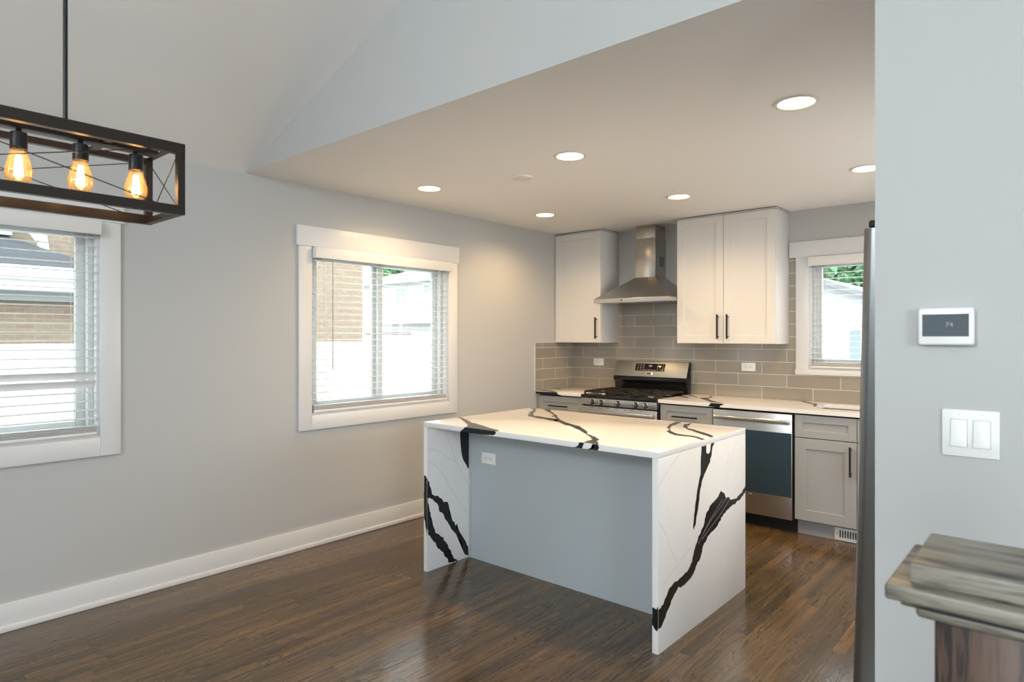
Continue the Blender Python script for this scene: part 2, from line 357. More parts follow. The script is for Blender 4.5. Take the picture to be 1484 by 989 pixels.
# ------------------------------------------------------------------ mesh helpers
class MB:
    """collects shapes into one mesh, with material slots"""
    def __init__(self):
        self.bm = bmesh.new(); self.mats = []
    def mi(self, m):
        if m not in self.mats: self.mats.append(m)
        return self.mats.index(m)
    def _merge(self, tmp, m):
        me = bpy.data.meshes.new('tmp'); tmp.to_mesh(me); tmp.free()
        n0 = len(self.bm.faces)
        self.bm.from_mesh(me); bpy.data.meshes.remove(me)
        self.bm.faces.ensure_lookup_table()
        i = self.mi(m)
        for f in self.bm.faces[n0:]: f.material_index = i
    def box(self, x0, x1, y0, y1, z0, z1, m, bev=0.0, seg=2, M=None):
        t = bmesh.new()
        bmesh.ops.create_cube(t, size=1.0)
        bmesh.ops.scale(t, vec=(abs(x1 - x0), abs(y1 - y0), abs(z1 - z0)), verts=t.verts)
        if bev:
            bmesh.ops.bevel(t, geom=t.edges[:], offset=bev, segments=seg, affect='EDGES', profile=0.5)
        bmesh.ops.translate(t, vec=((x0 + x1) / 2, (y0 + y1) / 2, (z0 + z1) / 2), verts=t.verts)
        if M is not None: t.transform(M)
        self._merge(t, m); return self
    def tube(self, pts, r, m, seg=10, caps=True):
        t = bmesh.new(); rings = []
        pts = [Vector(p) for p in pts]
        for i, p in enumerate(pts):
            d = (pts[min(i + 1, len(pts) - 1)] - pts[max(i - 1, 0)]).normalized()
            a = Vector((0, 0, 1)) if abs(d.z) < 0.9 else Vector((1, 0, 0))
            e1 = d.cross(a).normalized(); e2 = d.cross(e1).normalized()
            rr = r[i] if isinstance(r, (list, tuple)) else r
            rings.append([t.verts.new(p + e1 * math.cos(2 * PI * k / seg) * rr + e2 * math.sin(2 * PI * k / seg) * rr) for k in range(seg)])
        for a, b in zip(rings, rings[1:]):
            for k in range(seg): t.faces.new((a[k], a[(k + 1) % seg], b[(k + 1) % seg], b[k]))
        if caps:
            t.faces.new(rings[0][::-1]); t.faces.new(rings[-1])
        bmesh.ops.recalc_face_normals(t, faces=t.faces[:])
        self._merge(t, m); return self
    def bar(self, p, q, wid, m):
        """square bar between two points"""
        p, q = Vector(p), Vector(q); d = (q - p); L = d.length; d.normalize()
        a = Vector((0, 0, 1)) if abs(d.z) < 0.9 else Vector((0, 1, 0))
        e1 = d.cross(a).normalized(); e2 = e1.cross(d).normalized()
        t = bmesh.new(); bmesh.ops.create_cube(t, size=1.0)
        bmesh.ops.scale(t, vec=(wid, L, wid), verts=t.verts)
        Mx = Matrix((e1, d, e2)).transposed().to_4x4(); Mx.translation = (p + q) / 2
        t.transform(Mx); bmesh.ops.recalc_face_normals(t, faces=t.faces[:])
        self._merge(t, m); return self
    def lathe(self, prof, m, center=(0, 0, 0), seg=24, axis='Z'):
        t = bmesh.new(); rings = []
        for r, h in prof:
            if r < 1e-6:
                rings.append([t.verts.new((0, 0, h))])
            else:
                rings.append([t.verts.new((r * math.cos(2 * PI * k / seg), r * math.sin(2 * PI * k / seg), h)) for k in range(seg)])
        for a, b in zip(rings, rings[1:]):
            if len(a) == 1 and len(b) == 1: continue
            for k in range(seg):
                k2 = (k + 1) % seg
                if len(a) == 1: t.faces.new((a[0], b[k], b[k2]))
                elif len(b) == 1: t.faces.new((a[k], a[k2], b[0]))
                else: t.faces.new((a[k], a[k2], b[k2], b[k]))
        bmesh.ops.recalc_face_normals(t, faces=t.faces[:])
        if axis == 'Y-': t.transform(Matrix.Rotation(R(90), 4, 'X'))     # +h points to -Y
        if axis == 'X+': t.transform(Matrix.Rotation(R(90), 4, 'Y'))
        bmesh.ops.translate(t, vec=center, verts=t.verts)
        self._merge(t, m); return self
    def quad(self, pts, m):
        t = bmesh.new(); t.faces.new([t.verts.new(p) for p in pts]); self._merge(t, m); return self
    def prism(self, poly, axis, a, b, m, bev=0.0):
        """extrude a 2-D outline along an axis from a to b"""
        def P(u, v, w):
            return {'X': (w, u, v), 'Y': (u, w, v), 'Z': (u, v, w)}[axis]
        t = bmesh.new()
        A = [t.verts.new(P(u, v, a)) for u, v in poly]; B = [t.verts.new(P(u, v, b)) for u, v in poly]
        n = len(poly)
        t.faces.new(A); t.faces.new(B[::-1])
        for i in range(n): t.faces.new((A[i], A[(i + 1) % n], B[(i + 1) % n], B[i]))
        bmesh.ops.recalc_face_normals(t, faces=t.faces[:])
        if bev:
            bmesh.ops.bevel(t, geom=t.edges[:], offset=bev, segments=2, affect='EDGES', profile=0.5)
        self._merge(t, m); return self
    def hull(self, low, high, m):
        """frustum between two quads"""
        t = bmesh.new()
        A = [t.verts.new(p) for p in low]; B = [t.verts.new(p) for p in high]
        t.faces.new(A); t.faces.new(B)
        for i in range(4): t.faces.new((A[i], A[(i + 1) % 4], B[(i + 1) % 4], B[i]))
        bmesh.ops.recalc_face_normals(t, faces=t.faces[:])
        self._merge(t, m); return self
    def build(self, name, parent=None, origin=None, smooth=32, loc_world=True):
        me = bpy.data.meshes.new(name)
        self.bm.to_mesh(me); self.bm.free()
        for m in self.mats: me.materials.append(m)
        o = bpy.data.objects.new(name, me); COL.objects.link(o)
        for p in me.polygons: p.use_smooth = True
        me.set_sharp_from_angle(angle=R(smooth))
        if parent is not None:
            off = Vector((0, 0, 0)); q = parent
            while q is not None:
                off += q.location; q = q.parent
            me.transform(Matrix.Translation(-off)); o.parent = parent
        else:
            if origin is None:
                xs = [v.co for v in me.vertices]
                lo = [min(c[i] for c in xs) for i in range(3)]; hi = [max(c[i] for c in xs) for i in range(3)]
                origin = ((lo[0] + hi[0]) / 2, (lo[1] + hi[1]) / 2, lo[2])
            me.transform(Matrix.Translation(-Vector(origin))); o.location = origin
        return o

def tag(o, label, cat, group=None, kind=None):
    o['label'] = label; o['category'] = cat
    if group: o['group'] = group
    if kind: o['kind'] = kind
    return o
def thing(name, loc, label, cat, group=None):
    o = bpy.data.objects.new(name, None); o.empty_display_size = 0.1
    COL.objects.link(o); o.location = loc
    return tag(o, label, cat, group)
def struct(o):
    o['kind'] = 'structure'; return o
def copy_tree(o, parent=None):
    c = o.copy(); COL.objects.link(c)
    if parent is not None:
        c.parent = parent
    for ch in list(o.children): copy_tree(ch, c)
    return c
def text_mesh(mb, body, size, m, M):
    cu = bpy.data.curves.new('t', 'FONT'); cu.body = body; cu.size = size; cu.extrude = 0.0004
    cu.align_x = 'CENTER'; cu.align_y = 'CENTER'
    ob = bpy.data.objects.new('t', cu); COL.objects.link(ob)
    dg = bpy.context.evaluated_depsgraph_get()
    me = bpy.data.meshes.new_from_object(ob.evaluated_get(dg))
    me.transform(M)
    t = bmesh.new(); t.from_mesh(me); mb._merge(t, m)
    bpy.data.objects.remove(ob, do_unlink=True); bpy.data.meshes.remove(me); bpy.data.curves.remove(cu)
FACE_MY = Matrix.Rotation(R(90), 4, 'X')       # text facing -Y, upright

def jag(poly, rnd, amp, step=0.012):
    """roughen an outline the way a printed stone vein is rough"""
    out = []
    n = len(poly)
    for i in range(n):
        a = Vector(poly[i]); b = Vector(poly[(i + 1) % n]); d = b - a; L = d.length
        k = max(1, int(L / step))
        nn = Vector((-d.y, d.x)).normalized() if L > 1e-6 else Vector((0, 0))
        for j in range(k):
            p = a + d * (j / k) + nn * (rnd.uniform(-amp, amp) if j else rnd.uniform(-amp, amp) * 0.4)
            out.append((p.x, p.y))
    return out
def vein(mb, poly, axis, c, m, lim, rnd, amp=0.004):
    """inlay a vein polygon on the slab face axis=c, clipped to the slab"""
    t = bmesh.new(); vs = []
    for u, v in jag(poly, rnd, amp):
        u = min(max(u, lim[0]), lim[1]); v = min(max(v, lim[2]), lim[3])
        vs.append(t.verts.new({'X': (c, u, v), 'Y': (u, c, v), 'Z': (u, v, c)}[axis]))
    f = t.faces.new(vs)
    bmesh.ops.triangulate(t, faces=[f])
    bmesh.ops.recalc_face_normals(t, faces=t.faces[:])
    mb._merge(t, m)
def hairline(mb, pts, axis, c, m, wid=0.0012):
    t = bmesh.new()
    P = [Vector(p) for p in pts]
    # smooth a little by Catmull-Rom sampling
    S = []
    for i in range(len(P) - 1):
        p0 = P[max(i - 1, 0)]; p1 = P[i]; p2 = P[i + 1]; p3 = P[min(i + 2, len(P) - 1)]
        for k in range(6):
            s = k / 6
            S.append(0.5 * ((2 * p1) + (p2 - p0) * s + (2 * p0 - 5 * p1 + 4 * p2 - p3) * s * s + (3 * p1 - p0 - 3 * p2 + p3) * s ** 3))
    S.append(P[-1]); prev = None
    for i, p in enumerate(S):
        d = (S[min(i + 1, len(S) - 1)] - S[max(i - 1, 0)]).normalized(); n = Vector((-d.y, d.x)) * wid / 2
        q = []
        for s in (p + n, p - n):
            q.append(t.verts.new({'X': (c, s.x, s.y), 'Y': (s.x, c, s.y), 'Z': (s.x, s.y, c)}[axis]))
        if prev: t.faces.new((prev[0], prev[1], q[1], q[0]))
        prev = q
    mb._merge(t, m)

# ------------------------------------------------------------------ stone vein outlines (metres on each slab face)
VEIN_LEFT_INNER = [[(-2.587, 0.833), (-2.508, 0.815), (-2.508, 0.575), (-2.526, 0.589), (-2.554, 0.629), (-2.577, 0.697), (-2.574, 0.734), (-2.587, 0.779)], [(-2.872, 0.573), (-2.853, 0.545), (-2.835, 0.495), (-2.831, 0.469), (-2.787, 0.45), (-2.752, 0.428), (-2.73, 0.398), (-2.695, 0.393), (-2.684, 0.357), (-2.687, 0.326), (-2.655, 0.267), (-2.629, 0.229), (-2.617, 0.242), (-2.611, 0.203), (-2.569, 0.14), (-2.516, 0.073), (-2.516, 0.005), (-2.554, 0.039), (-2.577, 0.109), (-2.611, 0.15), (-2.644, 0.195), (-2.695, 0.259), (-2.73, 0.314), (-2.773, 0.354), (-2.776, 0.381), (-2.801, 0.412), (-2.835, 0.441), (-2.862, 0.449), (-2.872, 0.444)], [(-2.872, 0.456), (-2.864, 0.439), (-2.853, 0.381), (-2.835, 0.326), (-2.821, 0.277), (-2.801, 0.226), (-2.773, 0.209), (-2.745, 0.187), (-2.709, 0.141), (-2.695, 0.127), (-2.68, 0.092), (-2.651, 0.037), (-2.617, 0.012), (-2.611, -0.0), (-2.687, 0.005), (-2.695, 0.033), (-2.73, 0.073), (-2.759, 0.106), (-2.787, 0.129), (-2.801, 0.164), (-2.835, 0.198), (-2.858, 0.224), (-2.869, 0.262), (-2.872, 0.313)]]
VEIN_LEFT_FRONT = [[(0.928, 0.588), (0.943, 0.584), (0.957, 0.57), (0.957, 0.216), (0.946, 0.259), (0.937, 0.309), (0.928, 0.317)]]
VEIN_RIGHT = [[(-2.42, 0.913), (-2.367, 0.917), (-2.37, 0.851), (-2.349, 0.835), (-2.319, 0.844), (-2.31, 0.895), (-2.267, 0.916), (-2.285, 0.866), (-2.319, 0.792), (-2.349, 0.765), (-2.406, 0.723), (-2.438, 0.659), (-2.458, 0.587), (-2.486, 0.506), (-2.506, 0.48), (-2.517, 0.5), (-2.495, 0.582), (-2.466, 0.676), (-2.435, 0.74), (-2.429, 0.815), (-2.414, 0.87)], [(-1.835, 0.587), (-1.835, 0.552), (-1.909, 0.527), (-1.981, 0.513), (-2.067, 0.503), (-2.151, 0.486), (-2.2, 0.456), (-2.248, 0.434), (-2.295, 0.425), (-2.361, 0.402), (-2.4, 0.379), (-2.429, 0.329), (-2.472, 0.303), (-2.514, 0.265), (-2.542, 0.254), (-2.596, 0.245), (-2.636, 0.241), (-2.675, 0.25), (-2.713, 0.226), (-2.763, 0.183), (-2.8, 0.149), (-2.836, 0.121), (-2.873, 0.116), (-2.873, 0.201), (-2.824, 0.214), (-2.776, 0.262), (-2.713, 0.285), (-2.636, 0.287), (-2.583, 0.296), (-2.528, 0.33), (-2.5, 0.385), (-2.458, 0.437), (-2.4, 0.474), (-2.37, 0.531), (-2.325, 0.561), (-2.232, 0.588), (-2.184, 0.615), (-2.135, 0.593), (-2.118, 0.567), (-2.074, 0.565), (-2.05, 0.543), (-1.981, 0.537), (-1.891, 0.559)]]
VEIN_RIGHT_FRONT = [[(2.484, 0.208), (2.494, 0.206), (2.504, 0.203), (2.515, 0.22), (2.515, 0.118), (2.507, 0.104), (2.497, 0.11), (2.484, 0.129)]]
VEIN_TOP = [[(0.893, -2.566), (1.006, -2.625), (1.15, -2.733), (1.248, -2.81), (1.275, -2.851), (1.295, -2.884), (1.543, -2.895), (1.513, -2.828), (1.449, -2.812), (1.331, -2.764), (1.237, -2.726), (1.16, -2.696), (1.066, -2.633), (0.956, -2.575)], [(0.912, -1.84), (1.001, -1.863), (1.103, -2.005), (1.177, -2.119), (1.237, -2.186), (1.342, -2.208), (1.431, -2.225), (1.51, -2.276), (1.532, -2.33), (1.489, -2.325), (1.4, -2.282), (1.312, -2.266), (1.234, -2.237), (1.165, -2.164), (1.163, -2.131), (1.119, -2.099), (1.067, -1.999), (1.023, -1.923)], [(1.025, -1.823), (1.126, -1.853), (1.164, -1.915), (1.241, -1.976), (1.342, -2.078), (1.441, -2.185), (1.521, -2.267), (1.586, -2.312), (1.633, -2.341), (1.707, -2.384), (1.753, -2.397), (1.841, -2.483), (1.925, -2.563), (1.955, -2.615), (2.022, -2.663), (2.057, -2.685), (2.111, -2.738), (2.137, -2.793), (2.194, -2.871), (2.158, -2.866), (2.122, -2.879), (2.106, -2.875), (2.093, -2.831), (2.084, -2.762), (2.037, -2.703), (1.946, -2.623), (1.863, -2.547), (1.812, -2.509), (1.71, -2.434), (1.666, -2.42), (1.598, -2.371), (1.524, -2.323), (1.486, -2.297), (1.458, -2.232), (1.379, -2.144), (1.344, -2.142), (1.33, -2.088), (1.222, -1.991), (1.145, -1.931)], [(2.09, -1.859), (2.133, -1.864), (2.148, -1.961), (2.158, -2.045), (2.195, -2.139), (2.257, -2.239), (2.318, -2.299), (2.369, -2.308), (2.425, -2.314), (2.511, -2.371), (2.518, -2.413), (2.437, -2.354), (2.387, -2.357), (2.335, -2.36), (2.273, -2.305), (2.238, -2.256), (2.216, -2.193), (2.165, -2.115), (2.12, -1.999)], [(2.179, -1.933), (2.193, -1.854), (2.219, -1.939), (2.227, -1.985), (2.274, -2.07), (2.324, -2.099), (2.396, -2.153), (2.46, -2.208), (2.509, -2.261), (2.518, -2.304), (2.464, -2.259), (2.38, -2.19), (2.286, -2.108), (2.227, -2.036)]]
VEIN_TOP_FRONT = [[(1.28, 0.914), (1.52, 0.915), (1.523, 0.9), (1.502, 0.889), (1.312, 0.881), (1.242, 0.883), (1.251, 0.893), (1.272, 0.904)], [(2.083, 0.914), (2.111, 0.913), (2.106, 0.901), (2.098, 0.885), (2.05, 0.882), (2.074, 0.896)], [(2.16, 0.916), (2.19, 0.916), (2.198, 0.9), (2.19, 0.883), (2.131, 0.884), (2.152, 0.893), (2.174, 0.899)]]
HAIR_LEFT = [[(-2.872, 0.747), (-2.814, 0.739), (-2.752, 0.71), (-2.68, 0.663), (-2.617, 0.627)], [(-2.869, 0.68), (-2.801, 0.639), (-2.723, 0.554), (-2.644, 0.434), (-2.516, 0.28)], [(-2.716, 0.836), (-2.658, 0.713), (-2.607, 0.61), (-2.516, 0.471)], [(-2.651, 0.829), (-2.611, 0.771), (-2.584, 0.751)]]
HAIR_RIGHT = [[(-2.869, 0.76), (-2.763, 0.823), (-2.623, 0.897)], [(-2.869, 0.601), (-2.8, 0.529), (-2.751, 0.448), (-2.688, 0.372)], [(-2.836, 0.297), (-2.713, 0.344), (-2.583, 0.393), (-2.429, 0.418)], [(-2.135, 0.617), (-2.067, 0.728), (-1.97, 0.853)], [(-2.067, 0.564), (-1.945, 0.604), (-1.838, 0.636)], [(-2.4, 0.081), (-2.414, 0.047), (-2.458, -0.001)], [(-2.016, 0.257), (-2.101, 0.19), (-2.216, 0.155)], [(-2.135, 0.685), (-2.074, 0.798)]]
STREAK_RIGHT = [[(-2.101, 0.568), (-2.232, 0.516), (-2.349, 0.469), (-2.458, 0.399)], [(-2.161, 0.568), (-2.279, 0.512), (-2.37, 0.461), (-2.429, 0.418)], [(-2.067, 0.55), (-2.2, 0.489), (-2.31, 0.454), (-2.414, 0.414)]]
COUNTER_TOP = [[(1.756, -0.601), (1.856, -0.599), (1.759, -0.511), (1.667, -0.409), (1.619, -0.324), (1.588, -0.22), (1.574, -0.131), (1.519, -0.074), (1.588, -0.253), (1.581, -0.325), (1.52, -0.313), (1.592, -0.393), (1.659, -0.478), (1.706, -0.528)], [(1.282, -0.302), (1.311, -0.233), (1.448, -0.342), (1.448, -0.375), (1.343, -0.297)], [(1.318, -0.105), (1.393, -0.184), (1.502, -0.295), (1.483, -0.244), (1.376, -0.127)]]
COUNTER_FRONT = [[(1.776, 0.919), (1.878, 0.919), (1.882, 0.908), (1.853, 0.896), (1.851, 0.885), (1.799, 0.884), (1.753, 0.889), (1.769, 0.901)]]
COUNTER_LEFT_TOP = [[(0.015, -0.674), (-0.032, -0.592), (0.035, -0.565), (0.102, -0.538), (0.191, -0.58), (0.256, -0.622), (0.256, -0.64), (0.097, -0.691)], [(-0.008, -0.317), (-0.005, -0.282), (0.057, -0.325), (0.169, -0.417), (0.132, -0.406)], [(0.012, -0.542), (0.012, -0.498), (0.05, -0.521)]]
COUNTER_LEFT_FRONT = [[(-0.009, 0.908), (0.06, 0.908), (0.273, 0.913), (0.266, 0.905), (0.283, 0.892), (0.32, 0.885), (0.296, 0.881), (0.156, 0.88), (0.018, 0.88), (0.006, 0.894)]]
SINKVEIN = [[(1.978, 0.067), (2.055, 0.077), (2.164, 0.06), (2.246, 0.044), (2.332, -0.069), (2.399, -0.15), (2.416, -0.135), (2.448, -0.232), (2.5, -0.457), (2.489, -0.466), (2.425, -0.252), (2.337, -0.135), (2.258, -0.02), (2.123, -0.009)]]

# ================================================================== the room
CEIL = 2.466
YS = -3.54          # plane of the soffit and the thermostat wall
SLOPE = 0.37
RIDGE_X = 3.7
RZ = CEIL + SLOPE * RIDGE_X
YR = -8.4           # rear wall

struct(MB().box(-0.16, 7.4, YR, 0.16, -0.1, 0, M_floor).build('floor'))

def wall_with_holes(mb, axis, d0, d1, a0, a1, z0, z1, holes, m):
    """axis 'Y': the wall runs along Y (d = X); axis 'X': it runs along X (d = Y)"""
    def B(p, q, r, s):
        if q - p < 1e-4 or s - r < 1e-4: return
        if axis == 'Y': mb.box(d0, d1, p, q, r, s, m)
        else: mb.box(p, q, d0, d1, r, s, m)
    cur = a0
    for (h0, h1, hz0, hz1) in sorted(holes):
        B(cur, h0, z0, z1); B(h0, h1, z0, hz0); B(h0, h1, hz1, z1); cur = h1
    B(cur, a1, z0, z1)
    return mb

W1 = (-5.617, -4.342, 0.90, 2.05)
W2 = (-3.077, -1.800, 0.90, 2.05)
W3 = (2.3215, 3.32, 1.17, 2.078)
struct(wall_with_holes(MB(), 'Y', -0.16, 0, YR, 0.16, 0, CEIL, [W1, W2], M_wall).build('wall_left'))
struct(wall_with_holes(MB(), 'X', 0, 0.16, 0, 4.25, 0, CEIL, [W3], M_wall).build('wall_back'))
WK = (-2.25, -0.65, 0.95, 2.05)  # unseen opening added to let in the kitchen fill light
struct(wall_with_holes(MB(), 'Y', 4.25, 4.40, YS + 0.12, 0.16, 0, CEIL, [WK], M_wall).build('wall_kitchen_right'))
struct(MB().box(3.5193, 7.4, YS, YS + 0.12, 0, CEIL, M_wall)
       .prism([(0, CEIL), (7.4, CEIL), (RIDGE_X, RZ + 0.02)], 'Y', YS, YS + 0.12, M_wall).build('wall_right'))
WR = (2.20, 3.60, 2.40, 3.20)  # unseen high opening, added for the rear fill light
WRT = (-7.55, -5.65, 1.0, 2.45)  # unseen opening in the far right wall, added for its fill light
WD = (3.80, 5.40, 0.0, 2.10)  # unseen door opening, added for the low rear fill light
mb = MB()
wall_with_holes(mb, 'X', YR - 0.16, YR, 0, 7.4, 0, 2.40, [(WD[0], WD[1], 0, WD[3])], M_wall)
wall_with_holes(mb, 'X', YR - 0.16, YR, 0, 7.4, 2.40, 4.2, [WR], M_wall)
struct(mb.build('wall_rear'))
struct(wall_with_holes(MB(), 'Y', 7.4, 7.55, YR, YS, 0, CEIL, [WRT], M_wall).build('wall_far_right'))
struct(MB().box(0, 4.25, YS + 0.12, 0, CEIL, CEIL + 0.1, M_ceil).box(0, 3.5193, YS + 0.0005, YS + 0.12, CEIL - 0.0005, CEIL + 0.02, M_ceil).build('ceiling'))
mb = MB()
mb.prism([(-0.01, CEIL - 0.0037), (RIDGE_X, RZ), (7.41, CEIL - 0.0037), (7.41, CEIL + 0.12), (RIDGE_X, RZ + 0.12), (-0.01, CEIL + 0.12)], 'Y', YR - 0.1, YS, M_ceil)
struct(mb.build('ceiling_vault'))

# baseboards
def baseboard(name, segs):
    mb = MB()
    for (x0, x1, y0, y1) in segs:
        mb.box(x0, x1, y0, y1, 0, 0.138, M_trim, 0.003)
        gx = 0.010 if x1 - x0 < 0.1 else 0; gy = 0.010 if y1 - y0 < 0.1 else 0
        mb.box(x0, x1 + gx, y0 - gy, y1, 0, 0.030, M_trim, 0.006)
    return struct(mb.build(name))
baseboard('baseboard_left', [(0, 0.014, YR, -0.60)])
baseboard('baseboard_right', [(3.5193, 7.4, YS - 0.014, YS)])

# backsplash tile: a return on the left wall, and the back wall up to the cabinets, hood and window
mb = MB()
mb.box(0, 4.25, -0.008, 0, 0.915, 1.131, M_tileX)
mb.box(0, 2.231, -0.008, 0, 1.131, 1.405, M_tileX)
mb.box(0.53, 1.345, -0.008, 0, 1.405, 1.80, M_tileX)
mb.box(2.14, 2.231, -0.008, 0, 1.405, 2.082, M_tileX)
mb.box(0, 0.008, -0.650, -0.008, 0.915, 1.377, M_tileY)
mb.box(0, 0.010, -0.654, -0.650, 0.914, 1.381, M_trim)
mb.box(0, 0.010, -0.654, -0.012, 1.377, 1.381, M_trim)
struct(mb.build('trim_1'))

# ------------------------------------------------------------------ windows
def mapper(wall):
    """box helper in (along, depth-into-room, z) for a window on the left or back wall"""
    if wall == 'left':
        return lambda mb, a0, a1, d0, d1, z0, z1, m, bev=0.0: mb.box(d0, d1, a0, a1, z0, z1, m, bev)
    return lambda mb, a0, a1, d0, d1, z0, z1, m, bev=0.0: mb.box(a0, a1, -d1, -d0, z0, z1, m, bev)

def window(idx, wall, op, kind='full'):
    a0, a1, z0, z1 = op
    B = mapper(wall)
    mb = MB()
    cw = 0.098
    B(mb, a0 - cw, a0, 0, 0.019, z0 if kind == 'stool' else z0 - 0.1, z1, M_trim, 0.002)
    B(mb, a1, a1 + cw, 0, 0.019, z0 if kind == 'stool' else z0 - 0.1, z1, M_trim, 0.002)
    ov = 0.016 if wall == 'left' else 0.13
    B(mb, a0 - cw - (ov if wall == 'left' else 0.05), a1 + cw + 0.016, 0, 0.026, z1, z1 + (0.137 if wall == 'left' else 0.127), M_trim, 0.002)
    if kind == 'stool':
        B(mb, a0 - cw - 0.004, a1 + cw + 0.004, 0, 0.026, z0 - 0.042, z0, M_trim, 0.003)
    else:
        B(mb, a0, a1, 0, 0.019, z0 - 0.1, z0, M_trim, 0.002)
    # jamb liners through the wall
    t = 0.012
    B(mb, a0, a0 + t, -0.16, 0, z0, z1, M_trim); B(mb, a1 - t, a1, -0.16, 0, z0, z1, M_trim)
    B(mb, a0 + t, a1 - t, -0.16, 0, z0, z0 + t, M_trim); B(mb, a0 + t, a1 - t, -0.16, 0, z1 - t, z1, M_trim)
    win = struct(mb.build('window_%d' % idx))
    # vinyl slider: outer frame and two sashes meeting in the middle
    fr = MB(); p0, p1, q0, q1 = a0 + t, a1 - t, z0 + t, z1 - t
    fw_ = 0.028
    B(fr, p0, p0 + fw_, -0.13, -0.05, q0, q1, M_vinyl, 0.003); B(fr, p1 - fw_, p1, -0.13, -0.05, q0, q1, M_vinyl, 0.003)
    B(fr, p0, p1, -0.13, -0.05, q0, q0 + fw_, M_vinyl, 0.003); B(fr, p0, p1, -0.13, -0.05, q1 - fw_, q1, M_vinyl, 0.003)
    struct(fr.build('window_frame', win))
    mid = (a0 + a1) / 2 - (0.02 if wall == 'left' else 0)
    sashes = [(p0 + fw_, mid + 0.035, -0.085, -0.058), (mid - 0.035, p1 - fw_, -0.122, -0.095)]
    for (s0, s1, d0, d1) in sashes:
        sb = MB(); sw = 0.044; u0, u1 = q0 + fw_, q1 - fw_
        B(sb, s0, s0 + sw, d0, d1, u0, u1, M_vinyl, 0.003); B(sb, s1 - sw, s1, d0, d1, u0, u1, M_vinyl, 0.003)
        B(sb, s0 + sw, s1 - sw, d0, d1, u0, u0 + sw, M_vinyl, 0.003); B(sb, s0 + sw, s1 - sw, d0, d1, u1 - sw, u1, M_vinyl, 0.003)
        so = struct(sb.build('sash', win))
        gb = MB(); dm = (d0 + d1) / 2
        B(gb, s0 + sw - 0.004, s1 - sw + 0.004, dm - 0.002, dm + 0.002, u0 + sw - 0.004, u1 - sw + 0.004, M_glass)
        struct(gb.build('pane', so))
    return win
window(1, 'left', W1)
window(2, 'left', W2)
window(3, 'back', W3, 'stool')

# frames of the added rear openings, made up for the fill (behind the camera)
mb = MB()
for (x0, x1, z0, z1) in ((WR[0], WR[1], WR[2], WR[3]), (WD[0], WD[1], WD[2], WD[3])):
    mb.box(x0, x0 + 0.05, YR - 0.12, YR, z0, z1, M_trim); mb.box(x1 - 0.05, x1, YR - 0.12, YR, z0, z1, M_trim)
    mb.box(x0, x1, YR - 0.12, YR, z1 - 0.05, z1, M_trim); mb.box(x0, x1, YR - 0.12, YR, z0, z0 + 0.05, M_trim)
    mb.box((x0 + x1) / 2 - 0.03, (x0 + x1) / 2 + 0.03, YR - 0.10, YR - 0.04, z0, z1, M_trim)
struct(mb.build('window_4'))
mb = MB(); y0, y1, z0, z1 = WK  # frame of the made-up opening for the kitchen fill light
mb.box(4.24, 4.36, y0, y0 + 0.05, z0, z1, M_trim); mb.box(4.24, 4.36, y1 - 0.05, y1, z0, z1, M_trim)
mb.box(4.24, 4.36, y0, y1, z0, z0 + 0.05, M_trim); mb.box(4.24, 4.36, y0, y1, z1 - 0.05, z1, M_trim)
mb.box(4.28, 4.33, (y0 + y1) / 2 - 0.03, (y0 + y1) / 2 + 0.03, z0, z1, M_trim)
struct(mb.build('window_5'))
mb = MB(); y0, y1, z0, z1 = WRT  # frame of the made-up opening for the right fill light
mb.box(7.38, 7.50, y0, y0 + 0.05, z0, z1, M_trim); mb.box(7.38, 7.50, y1 - 0.05, y1, z0, z1, M_trim)
mb.box(7.38, 7.50, y0, y1, z0, z0 + 0.05, M_trim); mb.box(7.38, 7.50, y0, y1, z1 - 0.05, z1, M_trim)
mb.box(7.42, 7.47, (y0 + y1) / 2 - 0.03, (y0 + y1) / 2 + 0.03, z0, z1, M_trim)
struct(mb.build('window_6'))

